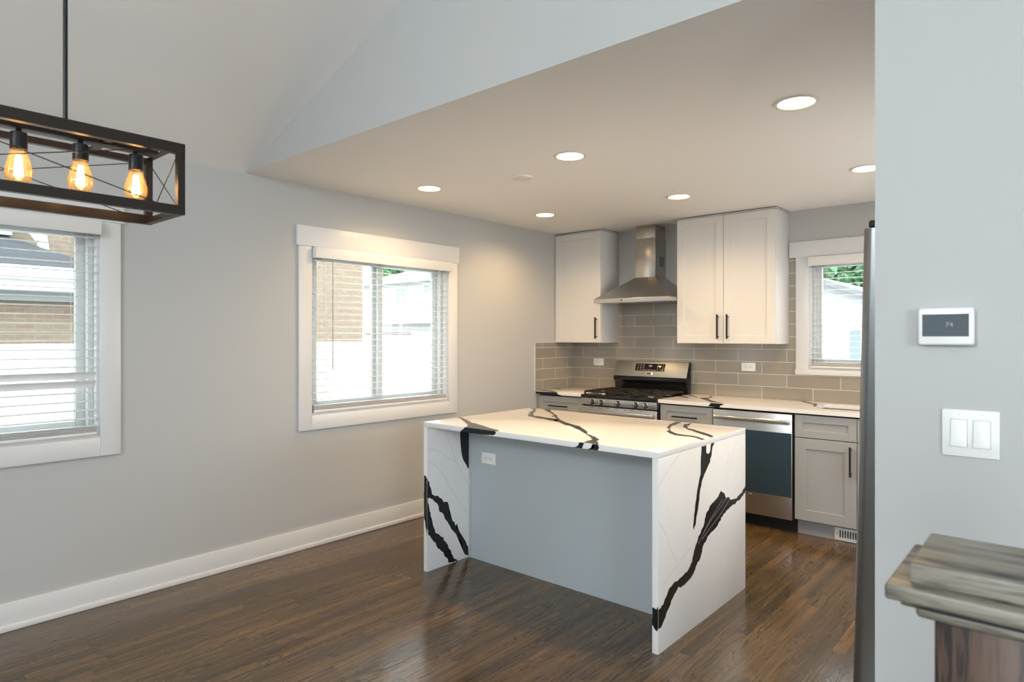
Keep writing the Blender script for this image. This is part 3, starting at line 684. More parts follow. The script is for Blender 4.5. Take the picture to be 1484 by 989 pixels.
# ------------------------------------------------------------------ blinds
def blind(wall, op, label, wand_a, wand_z, tilted=(), val_d=0.062, pitch=0.0455):
    a0, a1, z0, z1 = op
    B = mapper(wall)
    base = (0.0, (a0 + a1) / 2, z0) if wall == 'left' else ((a0 + a1) / 2, 0.0, z0)
    root = thing('window_blind', base, label, 'window blind', 'white horizontal blinds')
    mb = MB(); e0, e1 = a0 + 0.005, a1 - 0.005
    B(mb, e0, e1, val_d - 0.012, val_d, z1 - 0.078, z1 - 0.004, M_slat, 0.003)
    B(mb, e0, e0 + 0.010, 0.0, val_d - 0.010, z1 - 0.078, z1 - 0.004, M_slat, 0.002)
    B(mb, e1 - 0.010, e1, 0.0, val_d - 0.010, z1 - 0.078, z1 - 0.004, M_slat, 0.002)
    mb.build('valance', root)
    hb = MB(); B(hb, a0 + 0.015, a1 - 0.015, -0.035, 0.022, z1 - 0.062, z1 - 0.014, M_slat, 0.002)
    hb.build('headrail', root)
    s0, s1 = a0 + 0.016, a1 - 0.016
    bot = z0 + 0.014
    sl = MB()
    z = z1 - 0.090; k = 0
    while z > bot + 0.075:
        ang = 3.0
        for tz in tilted:
            if abs(z - tz) < pitch / 2: ang = -48.0
        half = 0.025
        ca, sa = math.cos(R(ang)), math.sin(R(ang))
        pts = []
        # a slightly crowned slat, cross-section in (depth, z)
        for i in range(5):
            u = -half + i * half / 2
            cz = 0.0022 * (1 - (u / half) ** 2)
            d = u * ca; zz = z - u * sa + cz
            pts.append((d - 0.006, zz))
        th = 0.0026
        poly = pts + [(d, zz - th) for d, zz in pts[::-1]]
        if wall == 'left': sl.prism([(d, zz) for d, zz in poly], 'Y', s0, s1, M_slat)
        else: sl.prism([(-d, zz) for d, zz in poly], 'X', s0, s1, M_slat)
        z -= pitch; k += 1
    # slats stacked on the bottom rail
    for j in range(5):
        B(sl, s0, s1, -0.031, 0.019, bot + 0.021 + j * 0.0065, bot + 0.0238 + j * 0.0065, M_slat)
    sl.build('slats', root)
    rb = MB(); B(rb, s0, s1, -0.032, 0.020, bot, bot + 0.018, M_slat, 0.004); rb.build('bottom_rail', root)
    cb = MB(); n = 4 if (a1 - a0) > 1.1 else 3
    for i in range(n):
        a = a0 + 0.12 + (a1 - a0 - 0.24) * i / (n - 1)
        for d in (-0.033, 0.021):
            p = [(d, a, bot + 0.02), (d, a, z1 - 0.06)] if wall == 'left' else [(a, -d, bot + 0.02), (a, -d, z1 - 0.06)]
            cb.tube(p, 0.0011, M_cord, 5)
            p = [(d, a + 0.012, bot + 0.02), (d, a + 0.012, z1 - 0.06)] if wall == 'left' else [(a + 0.012, -d, bot + 0.02), (a + 0.012, -d, z1 - 0.06)]
            cb.tube(p, 0.0007, M_cord, 5)
    cb.build('ladder_cord', root)
    wb_ = MB(); d = 0.036
    p = [(d, wand_a, z1 - 0.07), (d, wand_a, wand_z + 0.09), (d, wand_a, wand_z)] if wall == 'left' else [(wand_a, -d, z1 - 0.07), (wand_a, -d, wand_z + 0.09), (wand_a, -d, wand_z)]
    wb_.tube(p, [0.0035, 0.0035, 0.0045], M_wand, 8)
    wb_.build('tilt_wand', root)
    return root
blind('left', W1, 'white horizontal blind with two tilted slats in the window behind the pendant light', -5.50, 1.30, tilted=(1.212, 1.168))
blind('left', W2, 'white horizontal blind in the window facing the island, beside the wall cabinets', -2.925, 1.205)
blind('back', W3, 'white horizontal blind in the small window over the back counter', 2.415, 1.265, val_d=0.05)

# ================================================================== recessed lights and ceiling plate
def recessed(first=None):
    root = thing('recessed_light', (0, 0, CEIL), '', 'ceiling light', 'recessed kitchen lights')
    tr = MB()
    tr.lathe([(0.0925, 0.0), (0.0925, -0.004), (0.088, -0.006), (0.078, -0.005), (0.073, 0.0015), (0.071, 0.0015), (0.071, 0.004)], M_cantrim, (0, 0, CEIL - 0.0005), 40)
    t = tr.build('trim_ring', root)
    lm = MB(); lm.lathe([(0.0, -0.0005), (0.072, -0.0005)], M_canlens, (0, 0, CEIL), 32)
    lm.build('lens', root)
    sl = bpy.data.lights.new('recessed_light_beam', 'SPOT')
    sl.energy = CAN_WATTS; sl.color = (1.0, 0.655, 0.32); sl.spot_size = R(158); sl.spot_blend = 0.75; sl.shadow_soft_size = 0.06
    so = bpy.data.objects.new('beam', sl); COL.objects.link(so); so.parent = root; so.location = (0, 0, -0.012)
    return root
cans = [(0.555, -2.496, 'recessed ceiling light near the left wall, closest to the island window'),
        (1.763, -2.506, 'recessed ceiling light directly over the island, next to the round ceiling plate'),
        (0.562, -1.202, 'recessed ceiling light in the back left corner before the single wall cabinet'),
        (1.742, -1.115, 'recessed ceiling light in front of the double wall cabinet'),
        (3.005, -2.533, 'largest looking recessed ceiling light, right of the island and nearest the camera'),
        (2.973, -1.096, 'recessed ceiling light partly hidden by the edge of the thermostat wall')]
first_can = recessed()
for i, (x, y, lab) in enumerate(cans):
    o = first_can if i == 0 else copy_tree(first_can)
    o.location = (x, y, CEIL); o['label'] = lab
mb = MB()
mb.lathe([(0.0, -0.012), (0.050, -0.012), (0.066, -0.008), (0.068, 0.0)], M_cantrim, (1.2418, -2.3084, CEIL), 36)
for s in (-1, 1):
    mb.lathe([(0.0, -0.0135), (0.004, -0.0135), (0.005, -0.011)], M_wand, (1.2418 + s * 0.030, -2.3084 + s * 0.026, CEIL), 10)
tag(mb.build('ceiling_cover_plate'), 'round unlit white cover plate with two screws on the kitchen ceiling', 'ceiling plate')

# ================================================================== cabinets
def shaker(mb, x0, x1, z0, z1, yf, m, st=0.058, th=0.019, rec=0.008):
    """five-piece door lying in an XZ plane, front face at y=yf (towards -Y)"""
    yb = yf + th; e = 0.0012
    mb.box(x0, x0 + st, yf, yb, z0, z1, m, e, 1); mb.box(x1 - st, x1, yf, yb, z0, z1, m, e, 1)
    mb.box(x0 + st - 0.001, x1 - st + 0.001, yf, yb, z1 - st, z1, m, e, 1); mb.box(x0 + st - 0.001, x1 - st + 0.001, yf, yb, z0, z0 + st, m, e, 1)
    mb.box(x0 + st - 0.004, x1 - st + 0.004, yf + rec, yb - 0.002, z0 + st - 0.004, z1 - st + 0.004, m)
def pull(parent, p, q, yf, name='handle'):
    """square bar pull between (x,z) points p and q on a front at y=yf"""
    mb = MB(); y = yf - 0.030
    (xa, za), (xb, zb) = p, q
    mb.bar((xa, y, za), (xb, y, zb), 0.0115, M_black)
    for s in (0.09, 0.91):
        x = xa + (xb - xa) * s; z = za + (zb - za) * s
        mb.bar((x, y, z), (x, yf, z), 0.009, M_black)
    o = mb.build(name, parent); o['label'] = 'black square bar handle'
    return o

def upper(x0, x1, doors, label):
    root = thing('wall_cabinet', ((x0 + x1) / 2, -0.16, 1.377), label, 'cabinet')
    mb = MB(); mb.box(x0, x1, -0.305, -0.001 if x0 > 1 else -0.001, 1.377, 2.446, M_cabw, 0.0015)
    mb.box(x0 + 0.004, x1 - 0.004, -0.296, -0.003, 2.446, CEIL, M_gap)
    mb.box(x0, x1, -0.303, -0.002, 2.450, CEIL - 0.006, M_cabw)
    mb.build('cabinet_body', root)
    for (d0, d1, hx) in doors:
        db = MB(); shaker(db, d0, d1, 1.380, 2.443, -0.325, M_cabw, 0.064)
        d = db.build('door', root)
        pull(d, (hx, 1.417), (hx, 1.620), -0.325)
    return root
upper(0.004, 0.5465, [(0.006, 0.5425, 0.4995)], 'white single-door wall cabinet left of the range hood')
upper(1.3285, 2.166, [(1.3305, 1.7425, 1.7025), (1.7460, 2.163, 1.7850)], 'white double-door wall cabinet right of the range hood')

def base_cabinet(x0, x1, drawers, doors, label, name='base_cabinet', sink=False):
    root = thing(name, ((x0 + x1) / 2, -0.31, 0), label, 'cabinet')
    mb = MB()
    if sink:
        mb.box(x0, x0 + 0.018, -0.606, -0.010, 0.110, 0.8835, M_cabg); mb.box(x1 - 0.018, x1, -0.606, -0.010, 0.110, 0.8835, M_cabg)
        mb.box(x0, x1, -0.606, -0.010, 0.110, 0.128, M_cabg); mb.box(x0, x1, -0.022, -0.010, 0.110, 0.8835, M_cabg)
    else: mb.box(x0, x1, -0.606, -0.010, 0.110, 0.8835, M_cabg)
    mb.box(x0 + 0.002, x1 - 0.002, -0.6075, -0.600, 0.112, 0.8832, M_gap)
    mb.build('cabinet_body', root)
    tk = MB(); tk.box(x0 + 0.002, x1, -0.555, -0.535, 0.0, 0.110, M_cabg); tk.build('toe_kick', root)
    for (d0, d1, z0, z1, hx) in drawers:
        db = MB(); shaker(db, d0, d1, z0, z1, -0.628, M_cabg, 0.050 if hx else 0.052, 0.019)
        d = db.build('drawer_front', root)
        if hx: pull(d, (hx[0], 0.783), (hx[1], 0.783), -0.628)
    for (d0, d1, z0, z1, hx) in doors:
        db = MB(); shaker(db, d0, d1, z0, z1, -0.628, M_cabg, 0.076, 0.019)
        d = db.build('door', root)
        pull(d, (hx, 0.474), (hx, 0.678), -0.628)
    return root
base_cabinet(0.034, 0.546, [(0.037, 0.542, 0.712, 0.871, (0.171, 0.389))], [(0.037, 0.542, 0.117, 0.706, 0.50)],
             'grey base cabinet in the back left corner, left of the range')
base_cabinet(1.328, 1.788, [(1.331, 1.784, 0.712, 0.871, (1.449, 1.665))], [(1.331, 1.784, 0.117, 0.706, 1.37)],
             'narrow grey base cabinet between the range and the dishwasher')
base_cabinet(2.403, 3.225, [(2.406, 2.811, 0.712, 0.871, None), (2.815, 3.221, 0.712, 0.871, None)],
             [(2.406, 2.811, 0.117, 0.706, 2.776), (2.815, 3.221, 0.117, 0.706, 2.85)],
             'grey sink base cabinet beside the fridge, right of the dishwasher', sink=True)
tag(MB().box(0.0, 0.030, -0.612, -0.595, 0.0, 0.8835, M_cabg).build('filler_strip'), 'thin grey filler strip between the left wall and the corner base cabinet', 'filler strip')

# register in the toe kick
root = thing('floor_register', (2.717, -0.556, 0.0), 'small white slotted air register in the toe kick beneath the sink cabinet', 'air vent')
mb = MB(); mb.box(2.655, 2.900, -0.564, -0.5555, 0.002, 0.092, M_plastic, 0.003); mb.build('face_plate', root)
mb = MB()
for i in range(7): mb.box(2.688 + i * 0.0165, 2.688 + i * 0.0165 + 0.0085, -0.5655, -0.563, 0.026, 0.074, M_slot)
mb.lathe([(0, 0.001), (0.003, 0.001), (0.004, 0)], M_wand, (2.671, -0.564, 0.05), 8, 'Y-')
o = mb.build('vent_slots', root); o['label'] = 'dark open slots'

# ================================================================== worktops
rnd = random.Random(5)
def worktop(name, label, boxes):
    mb = MB()
    for b in boxes: mb.box(*b, 0.8845, 0.914, M_quartz)
    return mb, name, label
mb = MB(); mb.box(0.0085, 0.550, -0.645, -0.0085, 0.8845, 0.914, M_quartz, 0.002)
for p in COUNTER_LEFT_TOP: vein(mb, p, 'Z', 0.9143, M_vein, (0.010, 0.548, -0.6445, -0.010), rnd, 0.003)
for p in COUNTER_LEFT_FRONT: vein(mb, p, 'Y', -0.6453, M_vein, (0.010, 0.548, 0.8848, 0.9138), rnd, 0.001)
tag(mb.build('worktop'), 'short white veined worktop in the corner left of the range', 'worktop')
SX0, SX1, SY0, SY1 = 2.475, 3.20, -0.500, -0.130
mb = MB()
mb.box(1.318, SX0, -0.645, -0.0085, 0.8845, 0.914, M_quartz); mb.box(SX1, 3.245, -0.645, -0.0085, 0.8845, 0.914, M_quartz)
mb.box(SX0, SX1, -0.645, SY0, 0.8845, 0.914, M_quartz); mb.box(SX0, SX1, SY1, -0.0085, 0.8845, 0.914, M_quartz)
for p in COUNTER_TOP: vein(mb, p, 'Z', 0.9143, M_vein, (1.32, 2.475, -0.6445, -0.010), rnd, 0.003)
for p in SINKVEIN: vein(mb, p, 'Z', 0.9143, M_vein, (1.32, 2.474, -0.6445, -0.010), rnd, 0.002)
for p in COUNTER_FRONT: vein(mb, p, 'Y', -0.6453, M_vein, (1.32, 3.4, 0.8848, 0.9138), rnd, 0.001)
tag(mb.build('worktop'), 'long white veined worktop running from the range past the window to the fridge', 'worktop')
mb = MB(); t = 0.0015
mb.box(SX0 - 0.012, SX1 + 0.012, SY0 - 0.012, SY1 + 0.012, 0.690, 0.692, M_steelH)
mb.box(SX0 - 0.012, SX0 - 0.010, SY0 - 0.012, SY1 + 0.012, 0.690, 0.884, M_steelH); mb.box(SX1 + 0.010, SX1 + 0.012, SY0 - 0.012, SY1 + 0.012, 0.690, 0.884, M_steelH)
mb.box(SX0 - 0.012, SX1 + 0.012, SY0 - 0.012, SY0 - 0.010, 0.690, 0.884, M_steelH); mb.box(SX0 - 0.012, SX1 + 0.012, SY1 + 0.010, SY1 + 0.012, 0.690, 0.884, M_steelH)
tag(mb.build('kitchen_sink'), 'undermount stainless steel sink sunk in the worktop below the small window', 'sink')

# ================================================================== island
root = thing('kitchen_island', (1.72, -2.36, 0), 'white waterfall-edge island with bold black veins and a blue-grey panel', 'kitchen island')
IX0, IX1, IY0, IY1 = 0.9244, 2.514, -2.8693, -1.8426
T_ = 0.0300
mb = MB(); mb.box(IX0, IX1, IY0, IY1, 0.914 - T_, 0.914, M_quartz, 0.0015)
for p in VEIN_TOP: vein(mb, p, 'Z', 0.9143, M_vein, (IX0 + .001, IX1 - .001, IY0 + .0005, IY1 - .001), rnd, 0.005)
for p in VEIN_TOP_FRONT: vein(mb, p, 'Y', IY0 - 0.0003, M_vein, (IX0, IX1, 0.8843, 0.9137), rnd, 0.0015)
vein(mb, [(1.245, IY0 + 0.001), (1.50, IY0 + 0.001), (1.40, -2.80), (1.20, -2.70), (1.02, -2.58), (0.956, -2.52), (0.956, -2.60), (1.05, -2.70)], 'Z', 0.914 - T_ - 0.0003, M_vein, (0.956, 2.48, IY0 + 0.0005, -2.51), rnd, 0.004)
mb.build('countertop', root)
mb = MB(); mb.box(IX0, IX0 + 0.0310, IY0, IY1, 0.0, 0.914 - T_ - 0.0003, M_quartz, 0.0012)
for p in VEIN_LEFT_INNER: vein(mb, p, 'X', IX0 + 0.0313, M_vein, (IY0 + .0005, -2.510, 0.001, 0.8835), rnd, 0.006)
for p in VEIN_LEFT_FRONT: vein(mb, p, 'Y', IY0 - 0.0003, M_vein, (IX0 + 0.0005, IX0 + 0.0305, 0.001, 0.88), rnd, 0.003)
for p in HAIR_LEFT: hairline(mb, p, 'X', IX0 + 0.0312, M_hair, 0.0014)
mb.build('side_panel', root)
mb = MB(); mb.box(IX1 - 0.0310, IX1, IY0, IY1, 0.0, 0.914 - T_ - 0.0003, M_quartz, 0.0012)
for p in VEIN_RIGHT: vein(mb, [(u, min(v, 0.8835)) for u, v in p], 'X', IX1 + 0.0003, M_vein, (IY0 + .0005, IY1 - .0005, 0.001, 0.8836), rnd, 0.005)
for p in VEIN_RIGHT_FRONT: vein(mb, p, 'Y', IY0 - 0.0003, M_vein, (IX1 - 0.0305, IX1 - 0.0005, 0.001, 0.88), rnd, 0.002)
for p in HAIR_RIGHT: hairline(mb, [(u, max(0.002, min(v, 0.905))) for u, v in p], 'X', IX1 + 0.0002, M_hair, 0.0013)
for p in STREAK_RIGHT: hairline(mb, p, 'X', IX1 + 0.0006, M_hair, 0.0022)
mb.build('side_panel', root)
# the vein crosses the mitre: its stub on the slab edge face
mb = MB(); mb.box(IX0 + 0.0313, IX1 - 0.0313, -2.500, IY1 - 0.03, 0.10, 0.8838, M_island)
mb.box(IX0 + 0.0313, IX1 - 0.0313, -2.500, IY1 - 0.10, 0.0, 0.10, M_island)
c = mb.build('cabinet_body', root)
mb = MB(); mb.box(IX0 + 0.0313, IX1 - 0.0313, -2.507, -2.4995, 0.0, 0.8838, M_island)
mb.box(IX0 + 0.0313, IX0 + 0.050, -2.511, -2.506, 0.0, 0.8838, M_island, 0.001)
o = mb.build('back_panel', root); o['label'] = 'smooth blue-grey painted panel under the overhang'
for k in range(3):
    x0 = IX0 + 0.034 + k * 0.5085
    db = MB(); t0 = bmesh.new()
    # doors on the kitchen side, mirrored shaker fronts
    y = IY1 - 0.03
    db.box(x0, x0 + 0.06, y, y + 0.019, 0.115, 0.872, M_island); db.box(x0 + 0.4435, x0 + 0.5035, y, y + 0.019, 0.115, 0.872, M_island)
    db.box(x0 + 0.06, x0 + 0.4435, y, y + 0.019, 0.115, 0.175, M_island); db.box(x0 + 0.06, x0 + 0.4435, y, y + 0.019, 0.812, 0.872, M_island)
    db.box(x0 + 0.055, x0 + 0.449, y, y + 0.010, 0.17, 0.82, M_island); t0.free()
    db.build('door', root)

# ================================================================== outlets, switch, thermostat
def outlet(cx, y, cz, label):
    root = thing('wall_outlet', (cx, y, cz), label, 'outlet')
    mb = MB(); mb.box(cx - 0.060, cx + 0.060, y - 0.0055, y, cz - 0.0355, cz + 0.0355, M_plastic, 0.0025); mb.build('cover_plate', root)
    for s in (-1, 1):
        rx = cx + s * 0.0195
        mb = MB(); mb.box(rx - 0.0165, rx + 0.0165, y - 0.0072, y - 0.005, cz - 0.0145, cz + 0.0145, M_plastic, 0.001)
        r_ = mb.build('receptacle', root)
        mb = MB()
        for z in (-0.0062, 0.0062): mb.box(rx - 0.0085, rx - 0.0005, y - 0.0076, y - 0.007, cz + z - 0.0015, cz + z + 0.0015, M_slot)
        mb.lathe([(0, 0.0005), (0.0026, 0.0005), (0.0026, 0)], M_slot, (rx + 0.0075, y - 0.0073, cz), 8, 'Y-')
        o = mb.build('slots', r_)
    return root
outlet(0.3150, -0.0085, 1.181, 'white outlet on the tile left of the range, under the single-door wall cabinet')
outlet(1.8340, -0.0085, 1.177, 'white outlet on the tile right of the range, above the long worktop')
outlet(1.1325, -2.5075, 0.664, 'white outlet on the blue-grey island panel')

root = thing('light_switch', (3.7298, YS, 1.195), 'white two-rocker light switch plate on the right wall, below the thermostat', 'light switch')
mb = MB(); mb.box(3.671, 3.7885, YS - 0.0065, YS, 1.1365, 1.2535, M_plastic, 0.003)
for sx in (3.7065, 3.7530):
    for sz in (1.1467, 1.2433): mb.lathe([(0, 0.0012), (0.0026, 0.0012), (0.0034, 0)], M_plastic2, (sx, YS - 0.0063, sz), 10, 'Y-')
    mb.box(sx - 0.0180, sx + 0.0180, YS - 0.0068, YS - 0.006, 1.1605, 1.2295, M_wand)
mb.build('cover_plate', root)
for i, sx in enumerate((3.7065, 3.7530)):
    mb = MB()
    y0 = YS - 0.0065
    mb.prism([(y0, 1.1615), (y0 - 0.0065, 1.1620), (y0 - 0.0022, 1.195), (y0 - 0.0010, 1.2280), (y0, 1.2285)], 'X', sx - 0.0168, sx + 0.0168, M_plastic2, 0.0005)
    mb.build('rocker', root)

root = thing('thermostat', (3.6806, YS, 1.4607), 'white wall thermostat with a dark screen showing 74, above the light switch', 'thermostat')
mb = MB(); mb.box(3.6215, 3.7398, YS - 0.026, YS - 0.003, 1.4140, 1.5076, M_plastic, 0.006, 3)
mb.box(3.6270, 3.7340, YS - 0.004, YS, 1.4190, 1.5026, M_plastic, 0.001)
mb.box(3.6690, 3.6910, YS - 0.0268, YS - 0.0255, 1.4980, 1.5005, M_plastic2)
mb.build('housing', root)
mb = MB(); mb.box(3.6318, 3.7291, YS - 0.0266, YS - 0.0255, 1.4357, 1.4915, M_screen)
sc_ = mb.build('screen', root)
mb = MB(); text_mesh(mb, '74', 0.0165, M_digit, Matrix.Translation((3.6890, YS - 0.0272, 1.4650)) @ FACE_MY)
o = mb.build('readout', sc_); o['label'] = 'grey numerals 74'

# ================================================================== range
RX0, RX1 = 0.5535, 1.3150
root = thing('gas_range', (0.934, -0.35, 0), 'stainless steel gas range with black grates under the hood', 'range')
mb = MB(); mb.box(RX0, RX1, -0.620, -0.030, 0.02, 0.884, M_blackgloss, 0.002); mb.box(RX0 + 0.02, RX1 - 0.02, -0.58, -0.05, 0, 0.02, M_black)
mb.build('oven_body', root)
mb = MB(); mb.box(RX0 + 0.002, RX1 - 0.002, -0.660, -0.620, 0.824, 0.884, M_steelH, 0.003); cp = mb.build('knob_panel', root)
for kx in (0.6745, 0.7697, 0.9434, 1.117, 1.2094):
    mb = MB()
    mb.lathe([(0.0290, 0.0), (0.0290, 0.003), (0.026, 0.005)], M_chrome, (kx, -0.660, 0.851), 24, 'Y-')
    mb.lathe([(0.0240, 0.004), (0.0225, 0.026), (0.0200, 0.030), (0, 0.031)], M_knob, (kx, -0.660, 0.851), 24, 'Y-')
    mb.box(kx - 0.0050, kx + 0.0050, -0.699, -0.684, 0.831, 0.871, M_chrome, 0.002)
    mb.build('knob', cp)
mb = MB()
mb.box(RX0 + 0.002, RX1 - 0.002, -0.662, -0.622, 0.205, 0.812, M_steelH, 0.004)
for i, (a, w_) in enumerate(((0.66, 0.03), (0.74, 0.035), (0.82, 0.035), (0.91, 0.035), (1.0, 0.03), (1.06, 0.035), (1.16, 0.03))):
    mb.box(a, a + w_, -0.6640, -0.661, 0.800, 0.8035, M_slot)
od = mb.build('oven_door', root)
mb = MB(); mb.box(RX0 + 0.12, RX1 - 0.12, -0.6650, -0.660, 0.33, 0.66, M_blackgloss, 0.001); mb.build('door_window', od)
mb = MB()
mb.box(RX0 + 0.012, RX1 - 0.012, -0.722, -0.700, 0.752, 0.784, M_steelH, 0.007, 3)
for x in (RX0 + 0.030, RX1 - 0.030): mb.box(x - 0.011, x + 0.011, -0.705, -0.660, 0.756, 0.780, M_steelH, 0.003)
mb.build('handle', od)
mb = MB(); mb.box(RX0 + 0.002, RX1 - 0.002, -0.660, -0.622, 0.03, 0.198, M_steelH, 0.004); mb.build('storage_drawer', root)
mb = MB(); mb.box(RX0, RX1, -0.666, -0.040, 0.8845, 0.914, M_blackgloss, 0.004); mb.build('cooktop', root)
burn = [(0.685, -0.50, 0.045), (0.685, -0.22, 0.036), (0.934, -0.36, 0.050), (1.183, -0.50, 0.036), (1.183, -0.22, 0.045)]
for (bx_, by_, br_) in burn:
    mb = MB(); mb.lathe([(br_ + 0.012, 0.0), (br_ + 0.010, 0.008), (br_, 0.010)], M_chrome, (bx_, by_, 0.914), 24)
    mb.lathe([(br_, 0.009), (br_, 0.017), (br_ - 0.006, 0.021), (0, 0.021)], M_iron, (bx_, by_, 0.914), 24)
    mb.build('burner', root)
for gx0, gx1 in ((0.567, 0.809), (0.813, 1.055), (1.059, 1.301)):
    mb = MB(); zt = 0.943; h = 0.012
    y0, y1 = -0.632, -0.135
    def bar(xa, xb, ya, yb): mb.box(xa, xb, ya, yb, zt - h, zt + 0.003, M_iron, 0.002)
    bar(gx0, gx0 + h, y0, y1); bar(gx1 - h, gx1, y0, y1); bar(gx0, gx1, y0, y0 + h); bar(gx0, gx1, y1 - h, y1)
    bar(gx0, gx1, (y0 + y1) / 2 - h / 2, (y0 + y1) / 2 + h / 2)
    mx_ = (gx0 + gx1) / 2
    for yy in (y0 + 0.125, y1 - 0.125):
        bar(gx0, mx_ - 0.030, yy - h / 2, yy + h / 2); bar(mx_ + 0.030, gx1, yy - h / 2, yy + h / 2)
    bar(mx_ - h / 2, mx_ + h / 2, y0, y0 + 0.095); bar(mx_ - h / 2, mx_ + h / 2, y0 + 0.155, y1 - 0.155); bar(mx_ - h / 2, mx_ + h / 2, y1 - 0.095, y1)
    for k in range(9):
        yy = y0 + 0.03 + k * (y1 - y0 - 0.06) / 8
        mb.box(gx0 - 0.001, gx0 + h + 0.004, yy - 0.006, yy + 0.006, zt - 0.002, zt + 0.008, M_iron, 0.002)
        mb.box(gx1 - h - 0.004, gx1 + 0.001, yy - 0.006, yy + 0.006, zt - 0.002, zt + 0.008, M_iron, 0.002)
    for xx in (gx0 + 0.006, gx1 - 0.006):
        for yy in (y0 + 0.006, (y0 + y1) / 2, y1 - 0.006): mb.box(xx - 0.006, xx + 0.006, yy - 0.006, yy + 0.006, 0.914, zt - 0.004, M_iron)
    mb.build('grate', root)
# backguard
mb = MB()
mb.prism([(-0.018, 0.914), (-0.018, 1.202), (-0.043, 1.202), (-0.104, 1.058), (-0.112, 1.052), (-0.112, 1.022), (-0.088, 1.000), (-0.078, 0.914)], 'X', RX0, RX1, M_blackgloss, 0.002)
bg = mb.build('backguard', root)
sl_d = Vector((0, -0.061, -0.140)).normalized(); sl_n = Vector((0, -0.140, 0.061)).normalized()
O_ = Vector((0, -0.048, 1.199)); SL = 0.1527
def PP(x, t, n): return O_ + Vector((x, 0, 0)) + sl_d * (t * SL) + sl_n * n
def slab(mb, x0, x1, t0, t1, n0, n1, m, bev=0.0):
    M4 = Matrix(((1, 0, 0, 0), (0, sl_d.y, sl_n.y, 0), (0, sl_d.z, sl_n.z, 0), (0, 0, 0, 1)))
    M4 = Matrix.Translation(O_) @ M4
    mb.box(x0, x1, t0 * SL, t1 * SL, n0, n1, m, bev, 2, M4)
mb = MB(); slab(mb, RX0 + 0.003, RX1 - 0.003, 0.0, 1.0, -0.004, 0.005, M_panel, 0.0015)
pn = mb.build('control_panel', bg)
for f in pn.data.polygons: pass
mb = MB(); slab(mb, 0.777, 1.084, 0.14, 0.63, 0.003, 0.0062, M_display, 0.001)
TR = Matrix.Translation(PP(0.934, 0.30, 0.0066)) @ Matrix(((1, 0, 0, 0), (0, -sl_d.y, sl_n.y, 0), (0, -sl_d.z, sl_n.z, 0), (0, 0, 0, 1)))
text_mesh(mb, '9:01', 0.021, M_led, TR)
rr = random.Random(3)
for i in range(4):
    for j in range(3):
        for side in (0, 1):
            x = (0.800 + j * 0.028) if side == 0 else (1.005 + j * 0.028)
            t = 0.20 + i * 0.11
            slab(mb, x, x + rr.uniform(0.006, 0.012), t, t + 0.035, 0.006, 0.0066, M_led2)
for j in range(6): slab(mb, 0.878 + j * 0.021, 0.878 + j * 0.021 + 0.010, 0.545, 0.585, 0.006, 0.0066, M_led2)
o = mb.build('display', bg); o['label'] = 'black touch display with small lit digits'
mb = MB(); slab(mb, 0.897, 0.971, 0.74, 0.86, 0.004, 0.0066, M_chrome, 0.001); slab(mb, 0.911, 0.957, 0.765, 0.835, 0.006, 0.0072, M_blackgloss)
o = mb.build('badge', bg)

# ================================================================== range hood
root = thing('range_hood', (0.9535, -0.25, 1.745), 'stainless steel chimney range hood above the gas range', 'range hood')
HX0, HX1, HY = 0.579, 1.328, -0.500
mb = MB()
mb.box(HX0, HX1, HY, -0.002, 1.745, 1.781, M_steelH, 0.001)
mb.hull([(HX0 + .002, HY + .002, 1.781), (HX1 - .002, HY + .002, 1.781), (HX1 - .002, -0.002, 1.781), (HX0 + .002, -0.002, 1.781)],
        [(0.8455, -0.203, 1.985), (1.056, -0.203, 1.985), (1.056, -0.002, 1.985), (0.8455, -0.002, 1.985)], M_steelH)
cn = mb.build('canopy', root, smooth=10)
mb = MB(); mb.box(HX0 + 0.03, HX1 - 0.03, HY + 0.03, -0.03, 1.741, 1.7455, M_steelV); mb.build('grease_filter', root)
mb = MB(); mb.box(0.8475, 1.054, -0.200, -0.002, 1.984, 2.345, M_steelV, 0.0015); ch = mb.build('chimney', root)
mb = MB()
for i in range(7):
    for j in range(5): mb.box(1.0535, 1.0548, -0.125 + j * 0.017, -0.125 + j * 0.017 + 0.012, 2.085 + i * 0.013, 2.085 + i * 0.013 + 0.0075, M_slot)
mb.build('vent_grille', ch)
mb = MB(); mb.box(0.8525, 1.049, -0.195, -0.002, 2.345, CEIL - 0.001, M_steelV, 0.001); mb.build('chimney_extension', root)
mb = MB(); mb.lathe([(0, 0.002), (0.007, 0.002), (0.0075, 0)], M_black, (0.880, HY, 1.763), 12, 'Y-'); mb.build('button', cn)
for i in range(5):
    mb = MB(); mb.lathe([(0, 0.002), (0.005, 0.002), (0.0055, 0)], M_wand, (0.908 + i * 0.025, HY, 1.763), 12, 'Y-'); mb.build('button', cn)

# ================================================================== dishwasher
DX0, DX1 = 1.7935, 2.3905
root = thing('dishwasher', (2.092, -0.32, 0), 'stainless dishwasher with blue protective film still on its door', 'dishwasher')
mb = MB(); mb.box(1.789, 2.4025, -0.600, -0.03, 0.10, 0.8835, M_gap); mb.box(1.79, 2.402, -0.560, -0.05, 0.0, 0.10, M_gap); mb.build('tub', root)
mb = MB(); mb.box(DX0, DX1, -0.640, -0.601, 0.101, 0.868, M_steelH, 0.003); dd = mb.build('door', root)
mb = MB(); mb.box(DX0 + 0.004, DX1 - 0.003, -0.6413, -0.6398, 0.266, 0.731, M_film); o = mb.build('protective_film', dd); o['label'] = 'blue plastic film over the middle of the door'
mb = MB(); mb.box(DX0 + 0.022, DX1 - 0.008, -0.694, -0.676, 0.801, 0.829, M_chrome, 0.006, 3)
for x in (DX0 + 0.040, DX1 - 0.040): mb.box(x - 0.018, x + 0.018, -0.682, -0.639, 0.803, 0.827, M_chrome, 0.004)
